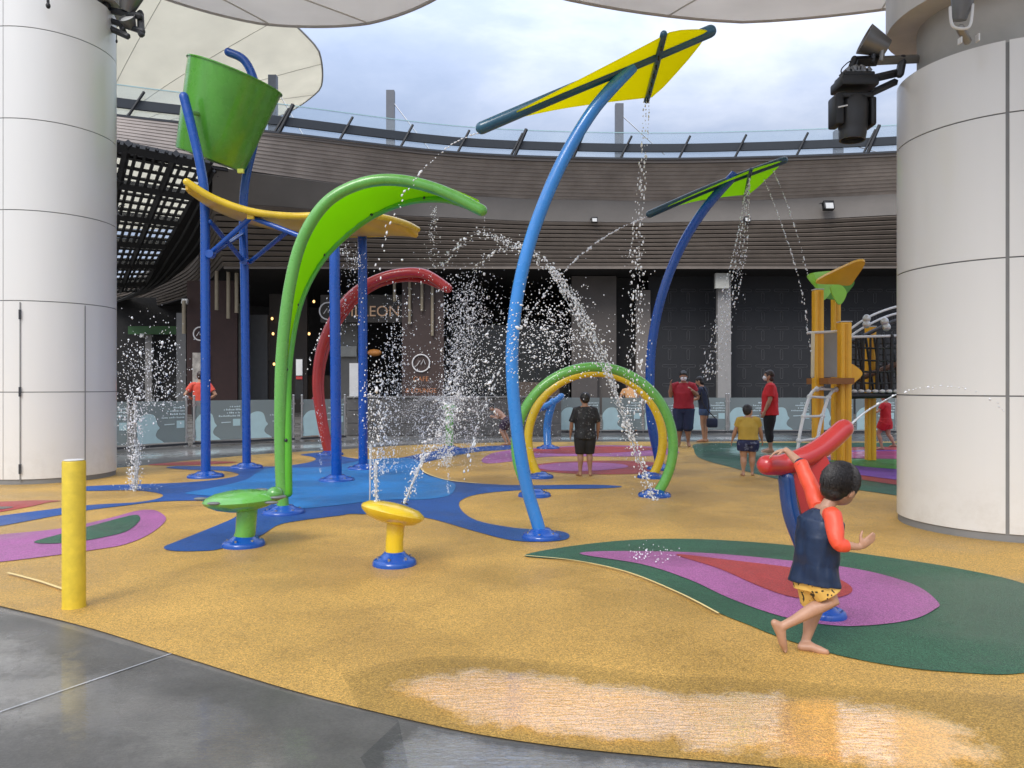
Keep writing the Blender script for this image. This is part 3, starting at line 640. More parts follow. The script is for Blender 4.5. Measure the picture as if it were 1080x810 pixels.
tag(wall_box(368.5, 378.5, 383, 430, 20.6/KZ, WPAINT, .06), None); bpy.context.scene.collection.objects[-1].name = 'notice_board'
nb = bpy.context.scene.collection.objects['notice_board']; tag(nb, 'tall narrow white board standing behind the low stone wall', 'board')
MB().ell(P(395, 372, 23.2), .34, .23, .17).build('orange_lamp', pm('orange_shade', (.55, .22, .05), .5), cafe)
st = thing('poster_stand', GZ(316, 21.5/KZ), 'slim poster stand with white and red notices inside the glass barrier', 'poster stand')
wall_box(311.5, 319.5, 378, 421, 21.5/KZ, BLACK, .06, name='frame', parent=st)
wall_box(312.2, 318.8, 379, 396, 21.47/KZ, WPAINT, .02, name='notice', parent=st)
wall_box(312.2, 318.8, 397, 400, 21.47/KZ, RED, .02, name='notice', parent=st)
gb = wall_box(60, 135, 345, 356, 34, pm('green_band', (.04, .13, .035), .5), .3, name='sign_band', label='green band over the shops at the end of the passage', cat='sign')
gb2 = wall_box(135, 186, 344, 352.5, 32, pm('green_band', (.04, .13, .035), .5), .3, name='sign_band', label='shorter green band beside the grey shop column', cat='sign')
wall_box(153, 160, 352, 500, 32.4, pg, .3, name='pillar', label='thin grey pillar under the green band in the passage', cat='pillar')
# small floodlights on the mall band
for px, py, z, lab in ((873.5, 217, 21.2, 'small floodlight on the mall band at the right'), (627, 232, 21.7, 'small floodlight on the mall band left of the far lime sail'), (788, 231.5, 21.7, 'small floodlight on the mall band right of the far lime sail'), (195, 318, 23, 'small white camera beside the brown shop wall'), (150, 354, 31.5, 'small white camera under the green band in the passage')):
    c = P(px, py, z); t = thing('floodlight', c, lab, 'light', 'small wall lights on the mall')
    big = px == 873.5; s = 1.5 if big else .9
    hm = BLACK if z < 22 else WPAINT
    MB().box(c, (.30*s, .16*s, .26*s), Matrix.Rotation(R(-20), 3, 'X')).build('housing', hm, t, bevel=.01)
    MB().box(c+Vector((0, -.09*s, -.02*s)), (.22*s, .03*s, .18*s), Matrix.Rotation(R(-20), 3, 'X')).build('lens', pm('lens_grey', (.6, .6, .58), .2), t)
    MB().tube([c+Vector((-.17*s, 0, 0)), c+Vector((-.17*s, .12, .1*s)), c+Vector((-.17*s, .3, .1*s))], .015, 6).build('bracket', BLACK, t)
P, GZ = P0, GZ0

# ------------------------------------------------------------------ low stone wall
sw = thing('low_wall', GZ(478, 20.5), 'low grey stone block wall behind the water jets', 'wall')
wb = MB(); x0, x1 = GZ(366, 20.5).x, GZ(592, 20.5).x; nb_ = 9
for r_ in range(3):
    k = 0; x = x0-(0 if r_ % 2 else .35)
    while x < x1:
        xa, xb = max(x, x0), min(x+.72, x1)
        if xb-xa > .05: wb.box(((xa+xb)/2, 20.6, .17+r_*.34), (xb-xa-.012, .26, .328))
        x += .72
wb.build('block', STONE, sw, smooth=False, bevel=.008)
MB().box(((x0+x1)/2, 20.62, .5), (x1-x0, .2, 1.0)).build('core', JOINT, sw)
MB().box(((x0+x1)/2, 20.6, 1.045), (x1-x0, .34, .05)).build('coping', pm('coping', (.2, .195, .185), .5), sw, bevel=.01)

# ------------------------------------------------------------------ frosted glass barriers
FROST = glass_like('frosted_glass', (.55, .62, .62), 1.45, rough=.12, body=.55, bcol=(.40, .47, .47))
SIL = pm('pale_decal', (.48, .66, .68), .5, var=.06)
DTXT = pm('decal_text', (.62, .74, .76), .5)
def barrier(xa, za, xb, zb, label, sil=True, pa=True, pb=True, seed=0):
    a_, b_ = GZ(xa, za), GZ(xb, zb); d = (b_-a_); Lg = d.length; d.normalize(); n = Vector((-d.y, d.x, 0)); n = -n if n.y > 0 else n
    t = thing('glass_barrier', (a_+b_)/2, label, 'barrier', 'frosted glass barrier panels'); up = Vector((0, 0, 1))
    rot = Matrix((d, -n, up)).transposed()
    MB().box((a_+b_)/2+up*.57, (Lg-.07, .014, .90), rot).build('glass', FROST, t, smooth=False)
    MB().box((a_+b_)/2+up*.06, (Lg-.02, .05, .05), rot).build('bottom_rail', DARKM, t, smooth=False)
    for q, ok in ((a_+d*.035, pa), (b_-d*.035, pb)):
        if not ok: continue
        p = MB(); p.cyl(q, q+up*1.10, .025, 12); p.cyl(q, q+up*.02, .06, 16); p.ell(q+up*1.12, .03, .03, .02)
        po_ = p.build('post', STEEL, t)
        for hh in (.22, .92): MB().box(q+up*hh, (.07, .05, .04), rot).build('clamp', STEEL, po_)
    if sil:
        o = (a_+b_)/2+n*.0095; k = Lg
        def Q(u, v): return o+d*((u-.5)*k)+up*(.12+v*.9)
        # pale head-and-shoulders shape, facing the writing
        head = [(.05, .0), (.06, .20), (.04, .45), (.10, .60), (.18, .68), (.28, .70), (.36, .66), (.40, .55), (.42, .44), (.46, .36), (.42, .30), (.39, .20), (.42, .12), (.50, .05), (.54, .0)]
        MB().prism(catmull([Q(u, v) for u, v in head], 4)[:-1]+[Q(.54, 0)], n, .002).build('portrait_decal', SIL, t, smooth=False)
        tx = MB(); rn = random.Random(seed)
        for r_, (u0, v0) in enumerate(((.72, .82), (.60, .74), (.66, .66), (.50, .58))):
            u = u0
            while u < .93:
                l_ = rn.choice((.018, .026, .034)); h_ = rn.choice((.030, .036, .048))
                tx.prism([Q(u, v0), Q(u+l_*.8, v0), Q(u+l_*.8, v0+h_*.9), Q(u, v0+h_*.9)], n, .002); u += l_+(.02 if rn.random() < .18 else .003)
        tx.prism([Q(.55, .42), Q(.74, .43), Q(.74, .45), Q(.55, .445)], n, .002)
        tx.build('writing', DTXT, t, smooth=False)
        MB().prism([Q(.78, .34), Q(.93, .34), Q(.93, .52), Q(.78, .52)], n, .002).build('square_decal', SIL, t, smooth=False)
    return t
barrier(30, 14.6, 80, 15.1, 'frosted barrier panel hidden behind the left column', True, True, True, 1)
barrier(83, 15.15, 137, 15.8, 'frosted barrier panel at the edge of the left column', True, True, True, 2)
barrier(141, 15.85, 198, 16.85, 'frosted barrier panel behind the far left fountain', True, True, True, 3)
barrier(203, 16.95, 257, 17.7, 'frosted barrier panel behind the two tall bucket poles', True, True, False, 4)
barrier(257, 17.7, 311, 18.5, 'frosted barrier panel left of the green leaf arch', True, False, True, 5)
barrier(317, 18.6, 365, 19.4, 'frosted barrier panel behind the foot of the red arch', True, True, True, 6)
rl = ['frosted barrier panel left of the boy in black', 'frosted barrier panel seen through the hoops right of the boy in black', 'frosted barrier panel behind the right side of the hoops', 'frosted barrier panel behind the adults at the foot of the far sail pole', 'frosted barrier panel behind the boy in yellow', 'frosted barrier panel right of the woman in the red shirt', 'frosted barrier panel behind the ladder and yellow posts', 'frosted barrier panel behind the child in red']
for i, lab in enumerate(rl):
    barrier(589+i*44.6, 21.3, 589+(i+1)*44.6, 21.3, lab, True, i % 4 == 0, i in (3, 7), 10+i)

# ------------------------------------------------------------------ play features
def base_flange(c, r, parent, mat=None, h=.07):
    c = Vector((c[0], c[1], 0)); b = MB()
    b.lathe(c, [(r, .0), (r, .025), (r*.93, .045), (r*.82, .052), (r*.66, h*.85), (r*.52, h*1.1), (r*.44, h*1.3), (.001, h*1.35)], 40)
    f = b.build('base_flange', mat or BLUE, parent, sharp=50)
    bb = MB()
    for k in range(6):
        a = R(60*k+20); bb.cyl(c+Vector((r*.74*math.cos(a), r*.74*math.sin(a), .04)), c+Vector((r*.74*math.cos(a), r*.74*math.sin(a), h*.92)), r*.06, 6)
    bb.build('bolt', STEEL, f, smooth=False)
# tall sail pole ----------------------------------------------------
def sail_feature(label, z, pole_px, base, beam, arm, sail_mat, pr, br, ar, polemat, beammat, nn=(8, 4)):
    t = thing('sail_sprayer', (base.x, base.y, 0), label, 'water feature', 'tall curved poles with sail tops')
    MB().tube(catmull(pole_px, 8), pr, 20, cap='flat').build('pole', polemat, t)
    MB().tube(catmull(beam, 6), br, 16).build('beam', beammat, t)
    am = MB().tube(arm, ar, 12).build('cross_arm', beammat, t)
    nz = MB()
    for k in range(7):
        q = arm[0].lerp(arm[-1], .12+.8*k/6); nz.cyl(q+Vector((0, 0, -ar*.6)), q+Vector((0, 0, -ar*2.0)), ar*.3, 8)
    nz.build('nozzle', BLACK, am)
    base_flange(base, pr*3.0, t)
    tipL, tipR = beam[0], beam[-1]
    for end in (arm[0], arm[-1]):
        rows = []
        nU = 16
        for i in range(nU+1):
            u = i/nU; pb = Vector(tipL).lerp(Vector(tipR), .06+.93*u)
            bp = catmull(beam, 6); 
            fpos = (.04+.95*u)*(len(bp)-1); k0 = int(fpos); pb = bp[k0].lerp(bp[min(k0+1, len(bp)-1)], fpos-k0)
            ua = .70
            w_ = (u/ua)**1.25 if u < ua else ((1-u)/(1-ua))**1.0
            edge = pb+(Vector(end)-bp[int(.70*(len(bp)-1))])*w_
            rows.append([pb.lerp(edge, j/4) for j in range(5)])
        MB().sheet(rows, .012).build('sail_panel', sail_mat, t, sharp=60)
    return t
SAILY = fabric('sail_yellow', (.98, .93, .03), .82); SAILG = fabric('sail_lime', (.60, .95, .08), .8); LIME = fabric('lime_translucent', (.48, .86, .03), .62)
z = 6.7
b0 = G(571, 568)
sail_feature('tall light blue curved pole with yellow sail in the centre foreground', z,
    [b0, P(567, 552, z), P(556, 515, z), P(547, 465, z), P(541, 410, z), P(540.5, 360, z), P(546, 310, z), P(557, 262, z), P(574, 213, z), P(597, 163, z), P(628, 113, z), P(667, 70, z)], b0,
    [P(508, 135, z), P(590, 100, z), P(672, 66, z), P(749, 33, z)], [P(700, 36, 6.25), P(692, 70, 6.9), P(682, 106, 7.7)], SAILY, .057, .055, .03, LBLUE, TEAL)
z = 12.2; b1 = G(697, 495.5)
sail_feature('smaller dark blue curved pole with lime sail behind the hoops', z,
    [b1, P(694, 480, z), P(687, 445, z), P(685.5, 405, z), P(688, 360, z), P(698, 312, z), P(716, 265, z), P(742, 222, z), P(775, 184, z)], b1,
    [P(685, 226, z), P(735, 204, z), P(780, 186, z), P(827, 169, z)], [P(792, 179, 11.6), P(789, 191, 12.2), P(786, 207, 13.0)], SAILG, .075, .06, .03, BLUE, pm('dark_teal_paint', (.01, .06, .09), .3, coat=.4))
# tipping bucket ----------------------------------------------------
zb = 12.0; pA, pB = G(217, 503.5), G(260, 494)
bk_ = thing('tipping_bucket', ((pA.x+pB.x)/2, (pA.y+pB.y)/2, 0), 'green tipping bucket tilted between two tall blue curved poles', 'water feature')
def on(px, py, g): return P(px, py, g.y)
MB().tube(catmull([pA, on(217, 480, pA), on(216.5, 300, pA), on(216, 215, pA), on(212, 178, pA), on(203, 138, pA), on(194, 102, pA)], 8), .068, 18).build('pole', BLUE, bk_)
MB().tube(catmull([pB, on(260, 470, pB), on(258, 300, pB), on(256.5, 230, pB), on(259, 190, pB), on(268, 150, pB), on(273, 118, pB), on(269, 88, pB), on(258, 64, pB), on(241, 55, pB)], 8), .068, 18).build('pole', BLUE, bk_)
for p_ in (pA, pB): base_flange(p_, .26, bk_)
cb = P(235, 125, zb); ax = Vector((.36, -.12, 1.0)).normalized()
q_ = ax.to_track_quat('Z', 'Y').to_matrix()
hgt = 1.36; rb_, rt_ = .535, .72
prof = [(.001, -hgt/2), (rb_*.97, -hgt/2), (rb_, -hgt/2+.03)]+[(rb_+(rt_-rb_)*f, -hgt/2+.03+(hgt-.03)*f) for f in (.25, .5, .75, 1)]+[(rt_-.02, hgt/2), (rb_-.02, -hgt/2+.05), (.001, -hgt/2+.05)]
bs = MB().lathe(cb, prof, 56, rot=q_).build('bucket', DGREEN, bk_, sharp=40)
MB().lathe(cb, [(rt_-.01, hgt/2-.015), (rt_+.018, hgt/2-.01), (rt_+.018, hgt/2+.008), (rt_-.01, hgt/2+.012)], 56, rot=q_).build('rim', DGREEN, bs)
side = q_ @ Vector((1, 0, 0))
e0 = on(198, 118, pA); e1 = on(271, 110, pB)
MB().cyl(e0, cb+(e0-cb).normalized()*.55, .035, 14).build('axle', STEEL, bs); MB().cyl(e1, cb+(e1-cb).normalized()*.55, .035, 14).build('axle', STEEL, bs)
MB().box(P(254, 180.5, 11.5), (.09, .05, .06)).build('stopper', pm('stopper_yellow', (.45, .5, .05)), bs)
# yellow leaf roof on blue poles --------------------------------------
pC, pD = G(355, 507.5), G(383, 495)
yr = thing('leaf_roof', ((pC.x+pD.x)/2, (pC.y+pD.y)/2, 0), 'curved yellow leaf roof carried on blue poles', 'water feature')
MB().tube([pC, on(353, 300, pC), on(353, 262, pC)], .074, 18).build('pole', BLUE, yr)
MB().tube([pD, on(382.5, 300, pD), on(382, 247, pD)], .074, 18).build('pole', BLUE, yr)
for p_ in (pC, pD): base_flange(p_, .25, yr)
fr = catmull([P(197, 192, 10.6), P(225, 209, 10.7), P(265, 223, 10.8), P(310, 228, 10.9), P(355, 226, 11.0), P(395, 228, 11.4), P(425, 235, 11.9), P(440, 242, 12.3)], 8)
bkk = catmull([P(197, 192, 10.6), P(230, 216, 11.6), P(270, 232, 12.1), P(320, 243, 12.3), P(360, 247, 12.4), P(400, 246.5, 12.4), P(425, 244, 12.35), P(440, 242, 12.3)], 8)
MB().tube(fr, .052, 14).build('rim_tube', YELL, yr); MB().tube(bkk, .052, 14).build('rim_tube', YELL, yr)
MB().sheet([[p.lerp(q, f)+Vector((0, 0, -.12*math.sin(math.pi*f))) for p, q in zip(fr, bkk)] for f in np.linspace(0, 1, 9)], .02).build('roof_panel', pm('yellow_panel', (.70, .42, .02), .3, coat=.4), yr)
for f in (.30, .55, .8):
    i = int(f*(len(fr)-1)); MB().tube([fr[i], bkk[i]], .035, 10).build('cross_bar', YELL, yr)
def strut(a_, b_, r=.038): MB().tube([a_, b_], r, 10).build('brace', BLUE, yr)
j1 = P(265, 229, 10.95)
strut(P(221, 268, pA.y), j1); strut(P(222, 234, pA.y), P(257, 276, pB.y-.05)); strut(P(221, 270, pA.y), P(256, 246, pB.y-.05), .03)
strut(j1, P(312, 247, 11.6)); strut(P(264, 276, pB.y), P(302, 245, 11.8)); strut(j1, P(350, 262, pC.y+.0))
MB().box(P(264.5, 226.5, 10.85), (.10, .06, .13)).build('clamp', YELL, yr, bevel=.008)
for a_ in (P(222, 268, pA.y-.08), P(258, 276, pB.y-.09)): MB().lathe(a_, [(.001, -.05), (.06, -.05), (.06, .05), (.001, .05)], 14, rot=Matrix.Rotation(R(90), 3, 'X')).build('hub_plate', BLUE, yr)
# green leaf arch ------------------------------------------------------
def leaf_arch(label, outer, inner, r_out, r_in, base, mat_o, mat_i, mat_p, camber, fr_=.22, bolts=True):
    t = thing('leaf_arch', (base.x, base.y, 0), label, 'water feature', 'arched leaf sprayers')
    o = catmull(outer, 8); i_ = catmull(inner, 8)
    MB().tube(o, r_out, 20).build('stem_tube', mat_o, t); MB().tube(i_, r_in, 16).build('edge_tube', mat_i, t)
    base_flange(base, fr_, t)
    # panel between the inner tube and the stretch of the stem above it
    def rs(p, n=28):
        L = [0]
        for k in range(1, len(p)): L.append(L[-1]+(p[k]-p[k-1]).length)
        return [Vector([np.interp(s, L, [q[c] for q in p]) for c in range(3)]) for s in np.linspace(0, L[-1], n)]
    k0 = min(range(len(o)), key=lambda k: (o[k]-i_[0]).length); ou = rs(o[k0:]); iu = rs(i_)
    MB().sheet([[p.lerp(q, f)+camber*math.sin(math.pi*f) for p, q in zip(ou, iu)] for f in np.linspace(0, 1, 8)], .018).build('leaf_panel', mat_p, t, sharp=60)
    if bolts:
        bb = MB()
        for k in range(3, 27, 4): bb.ell(iu[k]+Vector((0, -.05, -.0)), .018, .018, .018, seg=10, rings=6)
        bb.build('bolt', DARKM, t)
    return t
z = 8.0; g0 = G(299, 542)
leaf_arch('tall green leaf arch with lime panel in the left foreground',
    [g0, P(296.5, 500, z), P(295.5, 440, z), P(297.5, 370, z), P(306, 300, z), P(320, 250, z), P(345, 213, z), P(380, 194, z), P(418, 190, z), P(462, 200, z), P(508, 222, z)],
    [P(304, 520, 8.0), P(303, 440, 8.03), P(304.5, 380, 8.1), P(315, 322, 8.3), P(335, 280, 8.6), P(362, 250, 8.8), P(395, 226, 8.8), P(432, 212, 8.6), P(470, 210, 8.3), P(500, 219, 8.05)],
    .062, .045, g0, GREEN, pm('dark_lime_edge', (.10, .46, .02), .3, coat=.5), LIME, Vector((0, 0, .10)))  # inner edge tube in a dark lime of its own
z = 14.8; g1 = G(348, 480)
leaf_arch('smaller red leaf arch behind the blue poles',
    [g1, P(343, 462, z), P(337, 430, z), P(334.5, 400, z), P(339, 368, z), P(351, 338, z), P(369, 313, z), P(392, 297, z), P(420, 288.5, z), P(448, 289, z), P(472, 304, z)],
    [P(347, 470, z), P(341, 435, z), P(338.5, 402, z+.1), P(344, 370, z+.2), P(356, 343, z+.4), P(373, 320, z+.6), P(394, 303, z+.7), P(420, 295, z+.6), P(446, 295.5, z+.3), P(468, 304, z+.05)],
    .095, .06, g1, RED, RED, pm('red_leaf', (.52, .035, .03), .35, coat=.3), Vector((0, 0, .06)), .26)
# hoops ---------------------------------------------------------------
def hoop(label, cx, cy, rp, ybase, z, r, mat):
    t = thing('water_hoop', GZ(cx, z), label, 'water feature', 'round water hoops'); c = P(cx, cy, z); rad = rp/FPX*z
    a0 = math.asin(min(1, c.z/rad)); 
    MB().tube([c+Vector((rad*math.cos(a), 0, rad*math.sin(a))) for a in np.linspace(-a0, math.pi+a0, 64)], r, 18, cap='flat').build('hoop_tube', mat, t)
    for s in (-1, 1): base_flange((c.x+s*rad*math.cos(a0), z, 0), .20, t)
    return t
hoop('green water hoop, the nearer and larger of the two rings', 627, 470, 83, 524, 9.25, .060, GREEN)
hoop('yellow water hoop just behind the green ring', 628, 464, 71, 504, 11.1, .064, YELL)
# little blue cannon ----------------------------------------------------
g = G(578, 473.5)
t = thing('water_cannon', g, 'small light blue water cannon behind the hoops', 'water feature')
MB().tube(catmull([g, P(577, 455, 16.4), P(578.5, 440, 16.4), P(583, 424, 16.4)], 6), .085, 14).build('stand', LBLUE, t)
MB().tube(catmull([P(564, 432, 16.2), P(572, 430, 16.3), P(584, 424, 16.4), P(592, 418, 16.5)], 6), .07, 14).build('barrel', LBLUE, t)
base_flange(g, .25, t)
# green post with water dome ------------------------------------------
g = G(474, 474.5); t = thing('spray_post', g, 'green post with an arching dome of spray behind the jets', 'water feature')
MB().tube([g, P(474, 432, g.y)], .085, 16).build('post', GREEN, t); base_flange(g, .25, t)
MB().lathe(P(474, 430, g.y), [(.001, -.05), (.12, -.05), (.16, 0), (.10, .06), (.001, .07)], 24).build('spray_head', GREEN, t)
# stools ----------------------------------------------------------------
g = G(257, 576)
t = thing('turtle_seat', (g.x, g.y, 0), 'green turtle-shaped spray seat on a blue base', 'water feature')
zt = g.y
MB().tube([g+Vector((-.0, 0, .06)), P(259, 560, zt), P(261, 535, zt)], [.088, .082, .085], 20).build('post', GREEN, t)
sh = MB(); prof = [(.001, -.085), (.12, -.08), (.22, -.055), (.30, -.015), (.315, .012), (.29, .04), (.22, .07), (.12, .088), (.001, .095)]
sh.lathe(P(254.5, 528.5, zt), prof, 48, rot=Matrix.Rotation(R(-3), 3, 'Y'), sy=.85)
shell = sh.build('shell', GREEN, t)
MB().ell(P(290, 521, zt-.02), .072, .07, .062).build('head', pm('turtle_head', (.10, .34, .06), .22, coat=.6), t)
MB().ell(P(292, 524, zt-.03), .078, .076, .02).build('neck_ring', pm('grey_plastic', (.16, .17, .17), .35), t)
fl = MB()
for px, py, dy in ((212, 526, -.05), (276, 516.5, .1), (226, 531, -.24), (286, 530, -.14)): fl.ell(P(px, py, zt+dy), .06, .03, .013)
fl.build('flipper', pm('grey_plastic', (.16, .17, .17)), t)
base_flange(g, .175, t, h=.075)
g = G(416, 596)
t = thing('disc_seat', (g.x, g.y, 0), 'yellow tilted disc spray seat on a blue base', 'water feature'); zt = g.y
MB().tube([g+Vector((0, 0, .06)), P(416, 570, zt), P(417.5, 552, zt)], [.07, .066, .07], 20).build('post', YELL, t)
rt = Matrix.Rotation(R(13), 3, 'Y')@Matrix.Rotation(R(-7), 3, 'X')
MB().lathe(P(414, 541.5, zt), [(.001, -.075), (.10, -.072), (.18, -.05), (.232, -.01), (.243, .012), (.235, .030), (.19, .058), (.10, .075), (.001, .08)], 48, rot=rt).build('disc', YELL, t)
MB().box(P(427, 531, zt-.02), (.05, .03, .008), rt).build('nozzle', BLACK, t)
base_flange(g, .165, t, h=.08)
# bollard ----------------------------------------------------------------
g = G(78, 641); r_ = .065
t = thing('bollard', (g.x, g.y, 0), 'yellow cylindrical bollard standing at the edge of the paving', 'bollard'); 
MB().lathe((g.x, g.y, 0), [(r_+.004, 0), (r_, .02), (r_, .885), (r_-.004, .895), (.001, .897)], 40).build('tube', BOLY, t, sharp=50)
MB().lathe((g.x, g.y, 0), [(.055, .8975), (.055, .902), (.001, .902)], 40).build('top_cap', WPAINT, t)
# red spray seesaw next to the boy ---------------------------------------
zs = 4.38; g = G(871, 652)
t = thing('spray_lever', (g.x, g.y, 0), 'red spray pipe on a curved blue stand, held by the running boy', 'water feature')
stand = catmull([g+Vector((0, 0, .05)), P(864, 628, zs), P(848, 580, zs), P(834, 540, zs), P(829, 505, zs)], 8)
MB().tube(stand, [.045, .05, .055, .05], 16, flat=.75).build('stand', pm('navy_paint', (.006, .05, .20), .25, coat=.6), t)
MB().tube(catmull([P(809, 490.5, zs-.05), P(825, 490, zs), P(845, 484, zs), P(868, 471, zs+.05), P(890, 452, zs+.1)], 8), [.058, .060, .062, .060, .056], 22).build('pipe', RED, t)
pn = catmull([P(838, 494, zs), P(866, 478, zs), P(876, 500, zs), P(866, 530, zs), P(852, 560, zs), P(842, 530, zs)], 5, True)
MB().prism([p+Vector((0, -.012, 0)) for p in pn], (0, 1, 0), .024).build('side_plate', RED, t)
bb = MB()
for px, py in ((852, 505), (862, 518), (856, 536)): bb.ell(P(px, py, zs-.02), .010, .010, .010, seg=8, rings=6)
bb.build('bolt', STEEL, t); base_flange(g, .115, t, h=.05)

# ------------------------------------------------------------------ climbing frame
cf = thing('climbing_frame', GZ(885, 13), 'orange-yellow climbing frame with green leaf roof and black net bridge', 'climbing frame')
def post(px, ytop, z, w_=.10, name='post', x2=None):
    b_, tp = GZ(px, z), P(px, ytop, z)
    m_ = MB(); m_.box((b_.x, z, tp.z/2), (w_*1.15, w_*1.15, tp.z)); pp = m_.build(name, ORNG, cf, smooth=False, bevel=.022)
    MB().box((b_.x, z, tp.z+.008), (w_*1.2, w_*1.2, .016)).build('cap', WPAINT, pp, bevel=.006)
    MB().box((b_.x, z-w_*.62, tp.z/2), (w_*.25, .01, tp.z-.06)).build('groove', pm('orange_groove', (.78, .38, .015), .4), pp)
    return pp
post(862.5, 306, 12.6, .135); post(881.5, 312, 13.6, .12); post(890.5, 340, 12.4, .155); post(918, 345, 13.6, .135)
LEAFG = pm('lime_board', (.28, .66, .06), .4, coat=.2); LEAFO = pm('orange_board', (.78, .42, .03), .4, coat=.2)
def onplane(px, py, c, n):
    d = Vector(((px-540)/FPX, 1, (HZ-py)/FPX)); o_ = Vector((0, 0, CAMH)); n = Vector(n); return o_+d*((Vector(c)-o_).dot(n)/d.dot(n))
def board(pts, nvec, mat, th=.04, name='roof_leaf', zf=None): return MB().prism(catmull(pts, 4, True), nvec, th).build(name, mat, cf, smooth=False)
board([P(852, 292, 12.7), P(858, 287.5, 12.7), P(880, 286, 12.9), P(884, 292, 12.9), P(878, 306, 12.8), P(868, 317, 12.7), P(862, 305, 12.7)], (0, 1, 0), LEAFG)
board([P(876, 303, 12.3), P(884, 300, 12.3), P(890, 303, 12.3), P(893, 310, 12.3), P(888, 320, 12.3), P(883, 319, 12.3)], (0, 1, 0), LEAFG)
board([P(868, 312, 13.2), P(876, 297, 13.2), P(901, 296, 13.2), P(893, 310, 13.2), P(884, 316, 13.2)], (0, 1, 0), pm('lime_board_dark', (.09, .30, .03), .4))
OC = P(886, 290, 12.35); ON = (-.25, -.62, -.74)
board([onplane(a_, b_, OC, ON) for a_, b_ in ((861, 299), (866, 293.5), (885, 284), (902, 276.5), (911, 275.5), (911.5, 280), (903, 293), (896, 301), (880, 300))], (.25, .62, .74), LEAFO, .05)
MB().sheet([[P(866, 349, 12.7), P(886, 349, 12.9)], [P(866, 374, 12.8), P(886, 374, 13.0)], [P(866, 398, 12.7), P(886, 398, 12.9)]], .03).build('slide_panel', pm('grey_board', (.30, .28, .25), .35), cf)
MB().box(P(875, 402, 12.6), (.42, .9, .10)).build('deck', pm('brown_board', (.30, .12, .03), .5), cf)
MB().tube([P(852, 351, 12.5), P(888, 349.5, 12.5)], .022, 8).build('rail', WPAINT, cf)
MB().tube([P(857.5, 352, 12.4), P(857, 397, 12.4)], .03, 8).build('side_bar', pm('cream_metal', (.7, .62, .42), .4), cf)
board([P(897, 385, 12.4), P(903, 386.5, 12.4), P(909, 392, 12.4), P(909, 396, 12.4), P(903, 402, 12.4), P(897, 405, 12.4)], (0, 1, 0), ORNG)
for y0 in (0, 8):
    MB().tube(catmull([P(897, 347+y0*.9, 12.8), P(915, 335+y0, 13), P(940, 325+y0*.9, 13.3), P(975, 317+y0, 13.6)], 6), .02, 8).build('arched_rail', WPAINT, cf)
MB().tube([P(896, 355.5, 12.7), P(990, 353, 13.2)], .022, 8).build('rail', WPAINT, cf)
net = MB()
for k in range(9):
    px = 903+k*7.6; net.tube([P(px, 354, 12.9), P(px-1.0, 415, 12.9)], .028 if k % 2 else .018, 6)
for py in (366, 379, 391, 403, 411): net.tube(catmull([P(898, py, 12.9), P(930, py+1.5, 12.9), P(975, py-1, 12.9)], 4), .018, 6)
net.build('net', BLACK, cf)
net = MB()
for k in range(8):
    px = 908+k*8; net.tube([P(px, 352, 14.0), P(px, 413, 14.0)], .02, 6)
for py in (362, 374, 386, 398): net.tube([P(900, py, 14.0), P(975, py, 14)], .016, 6)
for k in range(6): net.tube([P(904+k*9, 356, 13.4), P(912+k*9, 412, 13.4)], .022, 6)
net.build('net', BLACK, cf)
MB().tube([P(886, 418, 12.8), P(980, 416, 13.0)], .05, 10).build('bridge_rope', BLACK, cf)
MB().sheet([[P(898, 416, 12.8), P(975, 414.5, 13)], [P(898, 414, 14.1), P(975, 412.5, 14.2)]], .06).build('bridge_deck', BLACK, cf)
bd = MB()
for k in range(8): bd.ell(P(901+k*7.4, 412.6, 12.85), .055, .04, .03, seg=8, rings=6)
bd.build('net_clip', WPAINT, cf)
MB().tube([P(905, 400, 13.4), P(945, 384, 13.4), P(970, 378, 13.4)], .05, 8).build('slope_bar', pm('brown_rope', (.14, .07, .04), .6), cf)
MB().tube([P(895, 362, 13), P(940, 340, 13.2), P(960, 333, 13.3)], .035, 8).build('slope_rail', DARKM, cf)
cp = MB()
for px, py in ((914, 336), (914, 342), (933, 339), (935, 345)): cp.ell(P(px, py, 12.8), .07, .05, .07, seg=12, rings=8)
cp.build('rope_coupler', pm('alu', (.55, .55, .53), .35, metal=.6), cf)
lad = MB(); rl_ = MB()
lL = catmull([P(841, 477, 11.8), P(844, 455, 11.9), P(850, 430, 12.1), P(857, 413, 12.3), P(868, 409, 12.5)], 5)
lR = catmull([P(862, 474, 11.9), P(864, 453, 12.0), P(870, 430, 12.2), P(877, 414, 12.35), P(889, 408, 12.5)], 5)
ladder = lad.tube(lL, .026, 10).tube(lR, .026, 10).build('ladder', WPAINT, cf)
for i in (3, 8, 13, 17):
    rl_.tube([lL[i], lR[i]], .02, 8); rl_.ell(lL[i], .045, .045, .045, seg=10, rings=6); rl_.ell(lR[i], .045, .045, .045, seg=10, rings=6)
rl_.build('rung', WPAINT, ladder)

